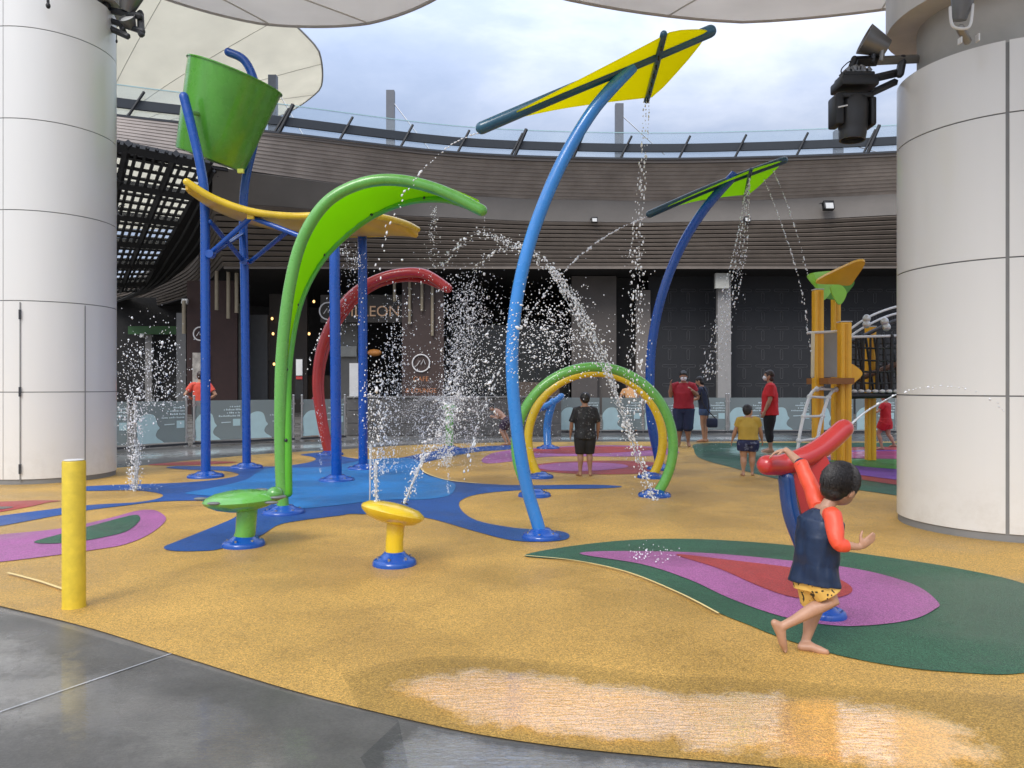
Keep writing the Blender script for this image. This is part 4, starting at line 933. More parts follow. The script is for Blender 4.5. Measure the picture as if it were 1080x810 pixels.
# ------------------------------------------------------------------ stage lights on the columns
def lamp_head(c, d, r, l, parent, mat=None):
    rot = Vector(d).to_track_quat('Z', 'Y').to_matrix()
    h = MB().lathe(c, [(.001, -l/2), (r*.55, -l/2), (r*.68, -l*.25), (r, l/2), (r*.9, l/2), (r*.86, l*.35), (.001, l*.3)], 28, rot=rot).build('housing', mat or pm('lamp_grey', (.20, .20, .20), .35, metal=.5), parent)
    MB().lathe(c, [(.001, l*.36), (r*.84, l*.38), (.001, l*.42)], 28, rot=rot).build('lens', pm('lens_grey', (.6, .6, .58), .2), h)
    return h
t = thing('stage_light', P(900, 110, 7.45), 'large black moving-head stage light hanging left of the right column', 'stage light')
zl = 7.45
hb = MB(); hb.box(P(901, 90, zl), (.36, .30, .10)); hb.box(P(901, 82.5, zl), (.30, .26, .05)); hb.build('base_box', BLACK, t, bevel=.02)
yk = MB(); yk.box(P(881.5, 118, zl), (.085, .20, .30)); yk.box(P(917, 120, zl), (.06, .20, .28)); yk.box(P(899, 103, zl), (.36, .18, .06)); yk.build('yoke', BLACK, t, bevel=.022)
hd = MB(); hd.lathe(P(900, 124, zl), [(.001, .20), (.11, .19), (.135, .13), (.135, -.10), (.125, -.135), (.13, -.15), (.12, -.225), (.105, -.225), (.10, -.18), (.001, -.18)], 32, rot=Matrix.Rotation(R(3), 3, 'Y')); hd.build('head', pm('charcoal_plastic', (.025, .025, .026), .4), t)
MB().lathe(P(899.6, 142.5, zl), [(.001, -.005), (.10, -.005), (.10, .005), (.001, .005)], 28).build('lens', pm('amber_glass', (.35, .17, .04), .15), t)
MB().box(P(889, 112, zl-.16), (.09, .01, .012), Matrix.Rotation(R(-12), 3, 'Y')).build('label_strip', WPAINT, t)
cpx = MB()
for k in range(7): cpx.box(P(892+k*3.4, 77+(k % 2)*2-(3-abs(k-3)), zl-.02), (.05, .16, .06), Matrix.Rotation(R(15*k-40), 3, 'Y'))
cpx.build('clamp_block', pm('alu_dark', (.22, .22, .22), .35, metal=.7), t, bevel=.005)
MB().tube(catmull([P(893, 83, zl), P(897, 73, zl), P(901, 62, zl)], 4), .03, 10).build('hook_arm', BLACK, t)
MB().tube(catmull([P(893, 85, zl), P(887, 75, zl), P(893, 67, zl), P(900, 63, zl)], 6), .006, 6).build('cable', BLACK, t)
br = thing('light_bracket', P(935, 66, 7.5), 'grey steel bracket arms reaching out from the right column', 'bracket')
MB().tube([P(904, 65, 7.5), P(970, 62, 7.5)], .045, 4, cap='flat').build('arm', pm('bracket_grey', (.28, .27, .25), .4, metal=.5), br)
MB().tube([P(903, 65, 7.48), P(924, 64, 7.48)], .055, 4, cap='flat').build('arm_sleeve', BLACK, br)
MB().tube([P(920, 83, 7.5), P(950, 76, 7.55)], .04, 4, cap='flat').build('arm', DARKM, br)
MB().tube([P(917, 99, 7.5), P(945, 86, 7.55)], .035, 4, cap='flat').build('arm', DARKM, br)
MB().tube([P(952, 62, 7.5), P(949, 78, 7.5)], .04, 6).build('tie', DARKM, br)
t = thing('flood_lamp', P(925, 48, 7.45), 'grey conical floodlight on the bracket above the stage light', 'light')
lamp_head(P(923.5, 46, 7.45), (-.85, .1, .42), .145, .24, t)
MB().tube([P(921, 64, 7.45), P(922, 52, 7.45)], .025, 8).build('yoke', DARKM, t); MB().tube([P(930, 63, 7.4), P(931, 50, 7.4)], .025, 8).build('yoke', pm('bracket_grey', (.28, .27, .25)), t)
t = thing('flood_lamp', P(1013, 30, 6.45), 'grey floodlight in a yoke on top of the right column', 'light')
lamp_head(P(1014.5, 4, 6.4), (0.05, -.25, 1), .105, .26, t)
MB().tube(catmull([P(1002, 8, 6.35), P(1003, 22, 6.35), P(1007, 29, 6.35), P(1019, 30, 6.35), P(1024, 24, 6.35), P(1026, 5, 6.35)], 5), .012, 8).build('yoke', WPAINT, t)
MB().tube([P(1013, 30, 6.38), P(1020, 43, 6.46)], .034, 10).build('foot', pm('bracket_grey', (.28, .27, .25)), t)
pb = MB(); pb.box(P(1012.5, 43, 6.42), (.012, .05, .05)); pb.box(P(1031, 40, 6.42), (.012, .05, .06)); pb.build('foot_plate', WPAINT, t)
br = thing('light_bracket', P(130, 22, 11.3), 'dark steel bracket arms reaching out from the left column', 'bracket')
for (a_, c_, r_) in (((111, 10), (147, 17), .05), ((117, 22), (150, 33), .045), ((116, 30), (134, 38), .05), ((148, 14), (149, 36), .05), ((128, 28), (133, 38), .04)):
    MB().tube([P(*a_, 11.3), P(*c_, 11.2)], r_, 6).build('arm', DARKM, br)
MB().ell(P(112, 7, 11.2), .07, .07, .07).build('joint', BLACK, br)
pd = MB(); pd.tube([P(123, 36, 11.3), P(123, 42, 11.3)], .006, 6).ell(P(123, 43.5, 11.3), .015, .015, .03); pd.build('pull_cord', BLACK, br)
t = thing('flood_lamp', P(137, 5, 11.2), 'grey floodlight on the upper arm beside the left column', 'light'); lamp_head(P(136, 3, 11.2), (.35, -.2, .8), .17, .24, t); MB().tube([P(135, 5, 11.2), P(136, 15, 11.2)], .03, 8).build('yoke', DARKM, t)
t = thing('flood_lamp', P(136, 25, 11.2), 'grey floodlight on the lower arm beside the left column', 'light'); lamp_head(P(136.5, 24, 11.2), (-.1, -.6, .5), .12, .16, t); MB().tube([P(130, 31, 11.2), P(134, 24, 11.2)], .025, 8).build('yoke', DARKM, t)
tag(MB().tube([P(50.5, -4, 10.3), P(50.8, 5, 10.3)], .018, 6).ell(P(50.8, 6, 10.28), .03, .03, .04).build('hanging_cable', BLACK), 'short black cable end hanging at the top of the left column', 'cable')

# ------------------------------------------------------------------ people
def remesh(mb, vox, it=3, fac=.5):
    me = bpy.data.meshes.new('tmp'); me.from_pydata([tuple(v) for v in mb.v], [], mb.f)
    bm = bmesh.new(); bm.from_mesh(me); bmesh.ops.recalc_face_normals(bm, faces=bm.faces); bm.to_mesh(me); bm.free()
    o = bpy.data.objects.new('tmp', me); C.objects.link(o)
    md = o.modifiers.new('r', 'REMESH'); md.mode = 'VOXEL'; md.voxel_size = vox; md.adaptivity = 0
    sm = o.modifiers.new('s', 'SMOOTH'); sm.factor = fac; sm.iterations = it
    dg = bpy.context.evaluated_depsgraph_get(); r = bpy.data.meshes.new_from_object(o.evaluated_get(dg))
    bpy.data.objects.remove(o); bpy.data.meshes.remove(me); return r
def place(me, name, mat, parent, wob=0):
    org = ORG[parent.name]
    if wob:
        from mathutils import noise
        nrm = [v.normal.copy() for v in me.vertices]
        for v, q in zip(me.vertices, nrm):
            v.co += q*wob*(noise.noise(v.co*11)+.6*noise.noise(Vector((v.co.x*24, v.co.y*24, v.co.z*9))))
    me.transform(Matrix.Translation(-org)); me.shade_smooth(); me.materials.clear(); me.materials.append(mat); me.name = name
    o = bpy.data.objects.new(name, me); C.objects.link(o); o.parent = parent; ORG[o.name] = org; return o
def torso(mb, secs, rt, fw, seg=24):
    """secs: centre, half width, half depth"""
    rows = []
    for c, a, b_ in secs:
        rows.append([c+rt*(a*math.copysign(abs(math.cos(t))**.85, math.cos(t)))+fw*(b_*math.copysign(abs(math.sin(t))**.9, math.sin(t))) for t in [2*math.pi*k/seg for k in range(seg)]])
    vs = [p for r in rows for p in r]; n = seg; m = len(rows)
    fs = [(i*n+j, i*n+(j+1) % n, (i+1)*n+(j+1) % n, (i+1)*n+j) for i in range(m-1) for j in range(n)]
    fs += [tuple(range(n))[::-1], tuple((m-1)*n+k for k in range(n))]
    mb.add(vs, fs)
def hand(mb, wr, d, side, pn, s, curl=.5, thumb=1):
    """wrist, direction, across-palm direction (towards the thumb), palm normal (fingers curl that way)"""
    d = d.normalized(); side = (side-d*side.dot(d)).normalized(); pn = pn-d*pn.dot(d); pn = (pn-side*pn.dot(side)).normalized()
    M = Matrix((side, pn, d)).transposed()
    mb.ell(wr+d*.028*s, .022*s, .011*s, .032*s, rot=M)
    for k, (off_, L_) in enumerate(((.0155, .040), (.0055, .046), (-.005, .043), (-.015, .034))):
        p0 = wr+d*.046*s+side*off_*s; L_ *= s
        sp = side*(off_*6)
        d1 = (d+sp*1.0+pn*curl*.35).normalized(); d2 = (d+pn*curl*1.1).normalized(); d3 = (d+pn*curl*2.0).normalized()
        p1 = p0+d1*L_*.45; p2 = p1+d2*L_*.32; p3 = p2+d3*L_*.25
        mb.tube([p0-d*.02*s, p0, p1, p2, p3], [.0062*s, .0062*s, .0055*s, .005*s, .0042*s], 8)
    t0 = wr+d*.018*s+side*.016*s; t1 = t0+(d*.55+side*.8+pn*.3).normalized()*.026*s; t2 = t1+(d*.9+side*.35+pn*.4).normalized()*.022*s
    mb.tube([t0, t1, t2], [.0085*s, .0066*s, .0052*s], 8)
def figure(name, label, J, H, rt, fw, hf, skin, hair, outfit, vox=.009, fat=1.0, loc=None, hscale=1.0, child=False, group=None, hands=None, cat='person'):
    s = H
    t = thing(name, loc or Vector((J['pelvis'].x, J['pelvis'].y, 0)), label, cat, group)
    hs = s*hscale*(1.12 if child else 1.0)
    up = (J['head']-J['neck']).normalized(); hr = hf.cross(up).normalized(); hu = hr.cross(hf).normalized()
    HM = Matrix((hr, hf, hu)).transposed()
    b = MB()
    pe, ch, nk, hd = J['pelvis'], J['chest'], J['neck'], J['head']
    sp = (ch-pe)
    torso(b, [(pe-sp.normalized()*.055*s, .065*s*fat, .05*s*fat), (pe, .085*s*fat, .06*s*fat), (pe.lerp(ch, .45), .076*s*fat, .056*s*fat), (ch, .090*s*fat, .06*s*fat), (ch.lerp(nk, .6), .096*s, .05*s), (nk-(nk-ch).normalized()*.012*s, .055*s, .04*s)], rt, fw)
    b.tube([nk-(nk-ch).normalized()*.02*s, nk.lerp(hd, .6)], [.036*s, .031*s], 16)
    b.ell(hd, .047*hs, .056*hs, .064*hs, rot=HM); b.ell(hd+HM @ Vector((0, .012, -.028))*hs, .036*hs, .042*hs, .034*hs, rot=HM)
    b.tube([hd+HM @ Vector((0, .050, .006))*hs, hd+HM @ Vector((0, .066, -.014))*hs], [.006*hs, .0085*hs], 10)
    for sg in (-1, 1): b.ell(hd+HM @ Vector((sg*.049, -.004, -.008))*hs, .006*hs, .012*hs, .018*hs, rot=HM, seg=10, rings=8)
    for q in 'LR':
        sh, el, wr = J['sh'+q], J['el'+q], J['wr'+q]
        b.tube([nk.lerp(sh, .35)-up*.01*s, sh, sh.lerp(el, .5), el, el.lerp(wr, .35), wr], [.032*s*fat, .032*s*fat, .027*s*fat, .0225*s*fat, .0235*s*fat, .0155*s], 14)
        hp, kn, an, to = J['hip'+q], J['kn'+q], J['an'+q], J['to'+q]
        calf = kn.lerp(an, .33)-(to-an).normalized()*.008*s
        b.tube([hp, hp.lerp(kn, .35), kn, calf, kn.lerp(an, .75), an], [.062*s*fat, .054*s*fat, .036*s*fat, .036*s*fat, .024*s, .021*s], 16)
        fd = (to-an); heel = an-Vector((0, 0, 1)).normalized()*.0*s
        hl = J.get('he'+q) or (an+Vector((0, 0, -.018*s))-Vector((fd.x, fd.y, 0)).normalized()*.022*s)
        ball = hl.lerp(to, .72)+(an-hl).normalized()*.004*s
        b.tube([an, hl.lerp(an, .25)], [.021*s, .020*s], 12); b.tube([hl, hl.lerp(ball, .5)+(an-hl)*.30, ball, to], [.019*s, .023*s, .021*s, .013*s], 12)
        b.tube([an, ball], [.022*s, .017*s], 12)
        fr_ = (to-hl).normalized(); sdv = fr_.cross((an-hl).normalized()).normalized()
        for k in range(5): b.ell(to+sdv*(k-2)*.0085*s+fr_*(.010-.002*abs(k-1.5))*s-(an-hl).normalized()*.003*s, .005*s, .005*s, .005*s, seg=8, rings=6)
        h = (hands or {}).get(q)
        if h: hand(b, wr, h[0], h[1], h[2], s*(1.12 if child else 1), h[3])
        else:
            d = (wr-el).normalized(); hand(b, wr, d, fw, (rt if q == 'L' else -rt), s, .45)
    place(remesh(b, vox, 3), 'body', skin, t)
    # hair: a cap over crown and back, clear of the face
    if hair:
        hb_ = MB(); long = outfit.get('hair_long', 0)
        hb_.ell(hd+HM @ Vector((0, -.010, .012))*hs, .0525*hs, .058*hs, .061*hs, rot=HM, seg=28, rings=18)
        if long: hb_.ell(hd+HM @ Vector((0, -.026, -.030))*hs, .048*hs, .036*hs, .05*hs, rot=HM)
        else: hb_.ell(hd+HM @ Vector((0, -.026, -.018))*hs, .043*hs, .034*hs, .036*hs, rot=HM)
        hb_.ell(hd+HM @ Vector((0, .026, .036))*hs, .040*hs, .026*hs, .020*hs, rot=HM)
        place(remesh(hb_, min(vox, .007), 3), 'hair', hair, t, wob=.004)
    if outfit.get('strands'):
        st_ = MB(); rn = random.Random(3); cr = Vector((.01, -.022, .058))
        for k in range(900):
            a = rn.uniform(0, 2*math.pi); reach = rn.uniform(.5, 1.0)
            fwd = max(0, math.sin(a)); span = (1.9-.95*fwd)*reach       # fringe stops above the brow
            pts = []
            for q in range(6):
                th = .25+span*q/5+rn.uniform(-.02, .02); aa = a+.25*q/5+rn.uniform(-.03, .03)
                d = Vector((math.cos(aa)*math.sin(th), math.sin(aa)*math.sin(th), math.cos(th)))
                lift = 1.015+.02*rn.random()+(.05*rn.random() if q == 5 else 0)
                pts.append(hd+HM @ (Vector((d.x*.0535, d.y*.0595-.010, d.z*.0625+.012))*lift)*hs)
            st_.tube(pts, [.0011*hs, .0016*hs, .0016*hs, .0014*hs, .001*hs, .0003*hs], 4, cap='flat')
        o_ = st_.build('hair_strands', hair, t, fixn=False)
    ey = MB()
    for sg in (-1, 1): ey.ell(hd+HM @ Vector((sg*.020, .051, .004))*hs, .0065*hs, .004*hs, .0038*hs, rot=HM, seg=10, rings=6)
    ey.build('eye', pm('eye_dark', (.02, .015, .012), .2), t)
    if not outfit.get('mask'): MB().ell(hd+HM @ Vector((0, .052, -.032))*hs, .013*hs, .004*hs, .004*hs, rot=HM, seg=10, rings=6).build('mouth', pm('lip', (.28, .09, .07), .4), t)
    else:
        MB().ell(hd+HM @ Vector((0, .036, -.026))*hs, .040*hs, .036*hs, .034*hs, rot=HM).build('face_mask', pm('mask_white', (.75, .76, .78), .7), t)
    # clothes
    top = outfit.get('top')
    if top:
        k = outfit.get('loose', 1.15); hem = outfit.get('hem', -.03); c = MB()
        sd = sp.normalized()
        fh = outfit.get('flare_hem', 1); secs = [(pe+sd*hem*s, .098*s*fat*k*fh, .074*s*fat*k*fh), (pe+sd*hem*.3*s, .095*s*fat*k*(.5+.5*fh), .072*s*fat*k*(.5+.5*fh)), (pe.lerp(ch, .3), .088*s*fat*k, .068*s*fat*k), (ch, .094*s*fat*k, .066*s*fat*k), (ch.lerp(nk, .6), .098*s*k, .056*s*k), (nk+(nk-ch).normalized()*.0*s, .050*s, .043*s)]
        torso(c, secs, rt, fw)
        if not outfit.get('sleeve_mat'):
            for q in 'LR':
                sh, el = J['sh'+q], J['el'+q]; f = outfit.get('sleeve', .62)
                c.tube([nk.lerp(sh, .5)-up*.012*s, sh, sh.lerp(el, f)], [.040*s*fat, .043*s*fat, .040*s*fat], 16, cap='flat')
        place(remesh(c, min(vox, .008), 5), 'shirt', top, t, wob=outfit.get('wob', .006*min(1, s)))
        if outfit.get('sleeve_mat'):
            for q in 'LR':
                sh, el, wr = J['sh'+q], J['el'+q], J['wr'+q]; c = MB()
                en = el.lerp(wr, outfit['sl'+q])
                c.tube(catmull([nk.lerp(sh, .62)-up*.012*s, sh, sh.lerp(el, .5), el, en], 4), np.interp(np.linspace(0, 1, 17), [0, .25, .5, .75, 1], [.040*s, .047*s, .040*s, .034*s, .031*s]), 18, cap='flat')
                o = place(remesh(c, min(vox, .006), 2), 'sleeve', outfit['sleeve_mat'], t, wob=.007)
                if q in outfit.get('cuff', ''):
                    MB().tube([el.lerp(wr, outfit['sl'+q]-.13), el.lerp(wr, outfit['sl'+q]+.08)], [.032*s, .030*s], 18, cap='flat').build('cuff', outfit['top'], o)
    bt = outfit.get('bottom')
    if bt:
        k = outfit.get('bloose', 1.12); c = MB(); sd = sp.normalized()
        torso(c, [(pe-sd*.075*s, .082*s*fat*k, .062*s*fat*k), (pe-sd*.02*s, .090*s*fat*k, .066*s*fat*k), (pe+sd*.045*s, .084*s*fat*k, .061*s*fat*k)], rt, fw)
        f = outfit.get('leg', .75)
        for q in 'LR':
            hp, kn, an = J['hip'+q], J['kn'+q], J['an'+q]
            if f <= 1: c.tube([hp, hp.lerp(kn, f*.5), hp.lerp(kn, f)], [.064*s*fat*k, .063*s*fat*k, .056*s*fat*k*outfit.get('flare', 1)], 18, cap='flat')
            else:
                w_ = outfit.get('tight', 1.0)
                c.tube([hp, hp.lerp(kn, .5), kn, kn.lerp(an, (f-1)*.5), kn.lerp(an, f-1)], [.064*s*fat*k, .057*s*fat*k, .043*s*fat*k*w_, .042*s*fat*k*w_, .034*s*k*w_], 18, cap='flat')
        place(remesh(c, min(vox, .008), 2), 'shorts' if f < 1.3 else 'trousers', bt, t, wob=.003)
    return t
def stand_pose(loc, H, yaw, arms=None, legs=None, lean=0, head_yaw=0, head_pitch=0, fat=1.0):
    """joints of a figure standing at loc and facing yaw (degrees, 0 = away from the camera, 90 = right)"""
    fw = Vector((math.sin(R(yaw)), math.cos(R(yaw)), 0)); rt = Vector((math.cos(R(yaw)), -math.sin(R(yaw)), 0)); U = Vector((0, 0, 1))
    def W(x, y, z): return Vector((loc.x, loc.y, 0))+(rt*x+fw*y+U*z)*H
    def B(x, y, z):          # upper body, leaning about the hips
        c, s_ = math.cos(R(lean)), math.sin(R(lean)); yy = y*c+(z-.52)*s_; zz = .52-y*s_+(z-.52)*c; return W(x, yy, zz)
    J = dict(pelvis=W(0, 0, .52), chest=B(0, 0, .70), neck=B(0, -.006, .835), head=B(0, .012+.03*math.sin(R(head_pitch)), .925))
    a = arms or {}; l = legs or {}
    dl = dict(L=[(-.155, .01, .64), (-.17, .05, .50)], R=[(.155, .01, .64), (.17, .05, .50)])
    for q, sg in (('L', -1), ('R', 1)):
        J['sh'+q] = B(sg*.108*(1+.25*(fat-1)), -.004, .795)
        e_, w_ = a.get(q, dl[q]); J['el'+q] = B(*e_); J['wr'+q] = B(*w_)
        J['hip'+q] = W(sg*.048*fat, 0, .495)
        kn, an = l.get(q, [(sg*.055, .012, .275), (sg*.06, -.01, .045)]); J['kn'+q] = W(*kn); J['an'+q] = W(*an)
        J['to'+q] = W(an[0]+sg*.02, an[1]+.10, max(.014, an[2]-.034)); J['he'+q] = W(an[0], an[1]-.022, max(.020, an[2]-.022))
    hy = R(yaw+head_yaw); hf = Vector((math.sin(hy)*math.cos(R(head_pitch)), math.cos(hy)*math.cos(R(head_pitch)), -math.sin(R(head_pitch))))
    if lean: hf = (hf+Vector((0, 0, -1))*math.sin(R(lean))*.8).normalized()
    return J, rt, (fw*math.cos(R(lean))-U*math.sin(R(lean))), hf
SKIN = pm('skin', (.47, .26, .165), .45, var=.13, scale=9, bump=.25, bscale=45); SKIN2 = pm('skin_tan', (.36, .19, .115), .5, var=.06, scale=6)
HAIR = pm('black_hair', (.014, .011, .010), .38, var=.4, scale=40, bump=1.0, bscale=140); HAIRB = pm('brown_hair', (.035, .018, .012), .45, var=.3, scale=40)
NAVY = pm('navy_swimwear', (.006, .019, .055), .36, var=.3, scale=7, bump=.9, bscale=16); OSL = pm('orange_swimwear', (.80, .085, .035), .45, var=.12, scale=8, bump=.9, bscale=20)
def pattern(name, c1, c2, sc_, th=.55):
    if name in MATS: return MATS[name]
    m = pm(name, c1, .6); t = m.node_tree; b = t.nodes['Principled BSDF']
    tcn = N(t, 'ShaderNodeTexCoord'); n = N(t, 'ShaderNodeTexNoise'); n.inputs['Scale'].default_value = sc_; n.inputs['Detail'].default_value = 1; t.links.new(tcn.outputs['Object'], n.inputs['Vector'])
    r = N(t, 'ShaderNodeValToRGB'); r.color_ramp.interpolation = 'CONSTANT'; r.color_ramp.elements[0].color = (*c1, 1); r.color_ramp.elements[1].position = th; r.color_ramp.elements[1].color = (*c2, 1)
    t.links.new(n.outputs['Fac'], r.inputs[0]); t.links.new(r.outputs[0], b.inputs['Base Color']); return m
YSH = pattern('patterned_yellow', (.80, .50, .12), (.03, .025, .02), 34, .60)
# the running boy -------------------------------------------------------
fwb = Vector((.82, .57, 0)).normalized(); rtb = Vector((fwb.y, -fwb.x, 0))
J = dict(pelvis=P(859.5, 607, 3.83), chest=P(863, 567, 3.83), neck=P(869, 537, 3.83), head=P(887, 512, 3.84))
spn = (J['neck']-J['pelvis']).normalized(); fwt = (fwb-spn*fwb.dot(spn)).normalized()
J['shR'] = P(878, 545, 3.74); J['elR'] = P(884, 574, 3.66); J['wrR'] = P(906, 577, 3.68)
J['shL'] = P(864, 535, 3.92); J['elL'] = P(845, 490, 4.06); J['wrL'] = P(829, 474.5, 4.22)
J['hipR'] = P(862, 609, 3.80); J['knR'] = P(878, 634, 3.78); J['anR'] = P(824, 661, 3.80); J['heR'] = P(817, 657, 3.80); J['toR'] = P(828, 684.5, 3.82)
J['hipL'] = P(857, 610, 3.865); J['knL'] = P(860, 645, 3.90); J['anL'] = P(849, 678, 3.88); J['heL'] = P(845, 684.5, 3.86); J['toL'] = P(872, 688, 3.80)
J['toL'].z = .016; J['heL'].z = .022; J['toR'].z = .020
hfb = Vector((.86, .45, -.22)).normalized()
figure('person', 'boy in navy swim top with orange sleeves stepping right, hand on red pipe', J, 1.02, rtb, fwt, hfb, SKIN, HAIR,
    dict(top=NAVY, hem=-.040, loose=1.22, flare_hem=1.10, wob=.011, sleeve_mat=OSL, slR=.45, slL=.02, cuff='L', bottom=YSH, leg=.74, bloose=1.22, strands=1), vox=.0045, fat=1.0, child=True, hscale=1.42, loc=Vector((1.53, 3.83, 0)),
    hands=dict(R=(Vector((.75, .1, .45)), Vector((-.2, -.2, 1)), Vector((.3, 1, 0)), .15), L=(Vector((-.9, .12, -.25)), Vector((0, -.8, .2)), Vector((0, .2, -1)), .55)))
# the others -------------------------------------------------------------
loc = G(789, 502.5); J, rt, fw, hf = stand_pose(loc, 1.06, 12, dict(L=[(-.17, .02, .64), (-.21, .06, .50)], R=[(.17, .03, .64), (.20, .10, .50)]), dict(L=[(-.06, .02, .275), (-.065, .0, .045)], R=[(.06, .05, .28), (.06, .06, .05)]), head_yaw=40, fat=1.25)
figure('person', 'small boy in a mustard yellow shirt and navy patterned shorts seen from behind', J, 1.06, rt, fw, hf, SKIN, HAIR, dict(top=pm('mustard_cloth', (.50, .33, .05), .7, var=.12), hem=.0, loose=1.2, bottom=pattern('navy_patterned', (.015, .022, .08), (.12, .14, .22), 22, .6), leg=.6, bloose=1.2), fat=1.25, child=True, hscale=1.12)
loc = G(812, 477.5); J, rt, fw, hf = stand_pose(loc, 1.68, -72, dict(L=[(-.15, .0, .64), (-.14, .06, .50)], R=[(.15, -.02, .64), (.14, .05, .50)]), head_yaw=0, fat=1.12)
figure('person', 'woman with short dark hair and white mask in a red shirt and black leggings', J, 1.68, rt, fw, hf, SKIN, HAIRB, dict(top=pm('red_cloth', (.62, .015, .02), .7, var=.12), hem=-.065, loose=1.25, sleeve=.8, bottom=pm('black_leggings', (.012, .012, .014), .7), leg=1.62, tight=.95, mask=1, hair_long=1), fat=1.12)
loc = G(721, 471); J, rt, fw, hf = stand_pose(loc, 1.70, -165, dict(L=[(-.17, .0, .67), (-.11, .10, .74)], R=[(.17, .03, .66), (.16, .10, .80)]), head_yaw=-5, head_pitch=15, fat=1.2)
figure('person', 'stocky man in a dark red shirt and knee-length jeans with a white mask, arms raised', J, 1.70, rt, fw, hf, SKIN2, HAIR, dict(top=pm('maroon_cloth', (.36, .012, .025), .7, var=.12), hem=-.02, loose=1.2, bottom=pm('denim', (.022, .035, .085), .8, var=.2), leg=1.3, mask=1, bloose=1.15, tight=1.2), fat=1.2)
loc = G(743, 466.3); J, rt, fw, hf = stand_pose(loc, 1.60, -62, dict(L=[(-.13, .05, .66), (-.07, .17, .66)], R=[(.12, .05, .66), (.06, .18, .67)]), lean=8, head_pitch=15)
woman = figure('person', 'woman in a navy top and denim shorts beside the man in dark red', J, 1.60, rt, fw, hf, SKIN, HAIR, dict(top=pm('navy_cloth', (.02, .028, .06), .7, var=.3), hem=-.03, loose=1.15, bottom=pm('denim_blue', (.07, .12, .24), .8, var=.2), leg=.42, bloose=1.15, hair_long=1))
bgc = P(751, 446, 18.0); t = thing('handbag', bgc, 'dark blue shoulder bag hanging at the hip of the woman in navy', 'bag')
MB().box(bgc, (.26, .12, .22)).build('bag_body', pm('bag_blue', (.015, .025, .06), .6), t, bevel=.04); MB().tube(catmull([bgc+Vector((-.1, 0, .1)), P(747, 420, 18.05), P(741, 408, 18.1), P(741, 425, 17.95), bgc+Vector((.08, -.02, .1))], 5), .012, 6).build('strap', BLACK, t)
ck = P(732, 404, 16.6)
loc = G(617, 502.5); J, rt, fw, hf = stand_pose(loc, 1.25, -5, dict(L=[(-.16, .0, .64), (-.165, .05, .50)], R=[(.16, .0, .64), (.165, .05, .50)]), head_yaw=-8, head_pitch=12)
figure('person', 'boy in a wet black shirt and long black shorts standing inside the hoops', J, 1.25, rt, fw, hf, SKIN2, HAIR, dict(top=pattern('black_speckled', (.012, .012, .013), (.09, .09, .09), 30, .64), hem=-.07, loose=1.3, sleeve=.95, bottom=pm('black_cloth', (.012, .012, .013), .7), leg=1.05, bloose=1.3, flare=1.1), fat=1.05, child=True)
loc = G(534, 469.5); J, rt, fw, hf = stand_pose(loc, 1.10, -70, dict(L=[(-.12, .08, .66), (-.06, .14, .78)], R=[(.12, .08, .66), (.05, .14, .78)]), dict(L=[(-.06, .10, .30), (-.06, -.03, .045)], R=[(.06, .08, .29), (.06, -.06, .045)]), lean=48)
figure('person', 'bare-chested child in dark shorts bending forward by the far jets', J, 1.10, rt, fw, hf, SKIN, HAIR, dict(bottom=pm('plum_cloth', (.05, .03, .06), .7), leg=.8, bloose=1.25), child=True)
loc = GZ(667, 22.4); J, rt, fw, hf = stand_pose(loc, 1.62, -8, dict(L=[(-.20, .04, .66), (-.22, .1, .52)], R=[(.16, .1, .66), (.16, .2, .56)]), lean=35)
figure('person', 'person in pale orange shirt bending down behind the barrier, seen through green hoop', J, 1.62, rt, fw, hf, SKIN, HAIRB, dict(top=pm('peach_cloth', (.55, .28, .11), .7), hem=-.02, loose=1.2, bottom=BLACK, leg=1.9), vox=.012)
loc = GZ(211.5, 18.3); J, rt, fw, hf = stand_pose(loc, 1.72, -20, dict(L=[(-.20, -.03, .66), (-.11, .04, .60)], R=[(.20, -.03, .66), (.11, .04, .60)]))
figure('person', 'person in a coral orange shirt with hands on hips behind the left barrier', J, 1.72, rt, fw, hf, SKIN, HAIRB, dict(top=pm('coral_cloth', (.66, .08, .045), .7), hem=-.02, loose=1.1, bottom=BLACK, leg=1.9), vox=.012)
loc = GZ(330, 20.3); J, rt, fw, hf = stand_pose(loc, 1.28, 60, lean=12)
figure('person', 'small person in a crimson top behind the barrier beside the red arch', J, 1.28, rt, fw, hf, SKIN, HAIR, dict(top=pm('crimson_cloth', (.32, .02, .05), .7), hem=-.02, loose=1.15, bottom=BLACK, leg=1.5), vox=.012)
loc = G(934, 475); J, rt, fw, hf = stand_pose(loc, 1.20, -40, dict(L=[(-.18, .05, .68), (-.26, .12, .66)], R=[(.18, .02, .68), (.24, .08, .66)]), dict(L=[(-.06, .10, .29), (-.06, .03, .05)], R=[(.06, -.02, .28), (.06, -.13, .10)]))
figure('person', 'child in a red outfit running beneath the net bridge beside the right column', J, 1.20, rt, fw, hf, SKIN, HAIR, dict(top=pm('scarlet_cloth', (.50, .012, .018), .7), hem=-.05, loose=1.2, bottom=pm('scarlet_cloth', (.50, .012, .018), .7), leg=.6, bloose=1.4), child=True)

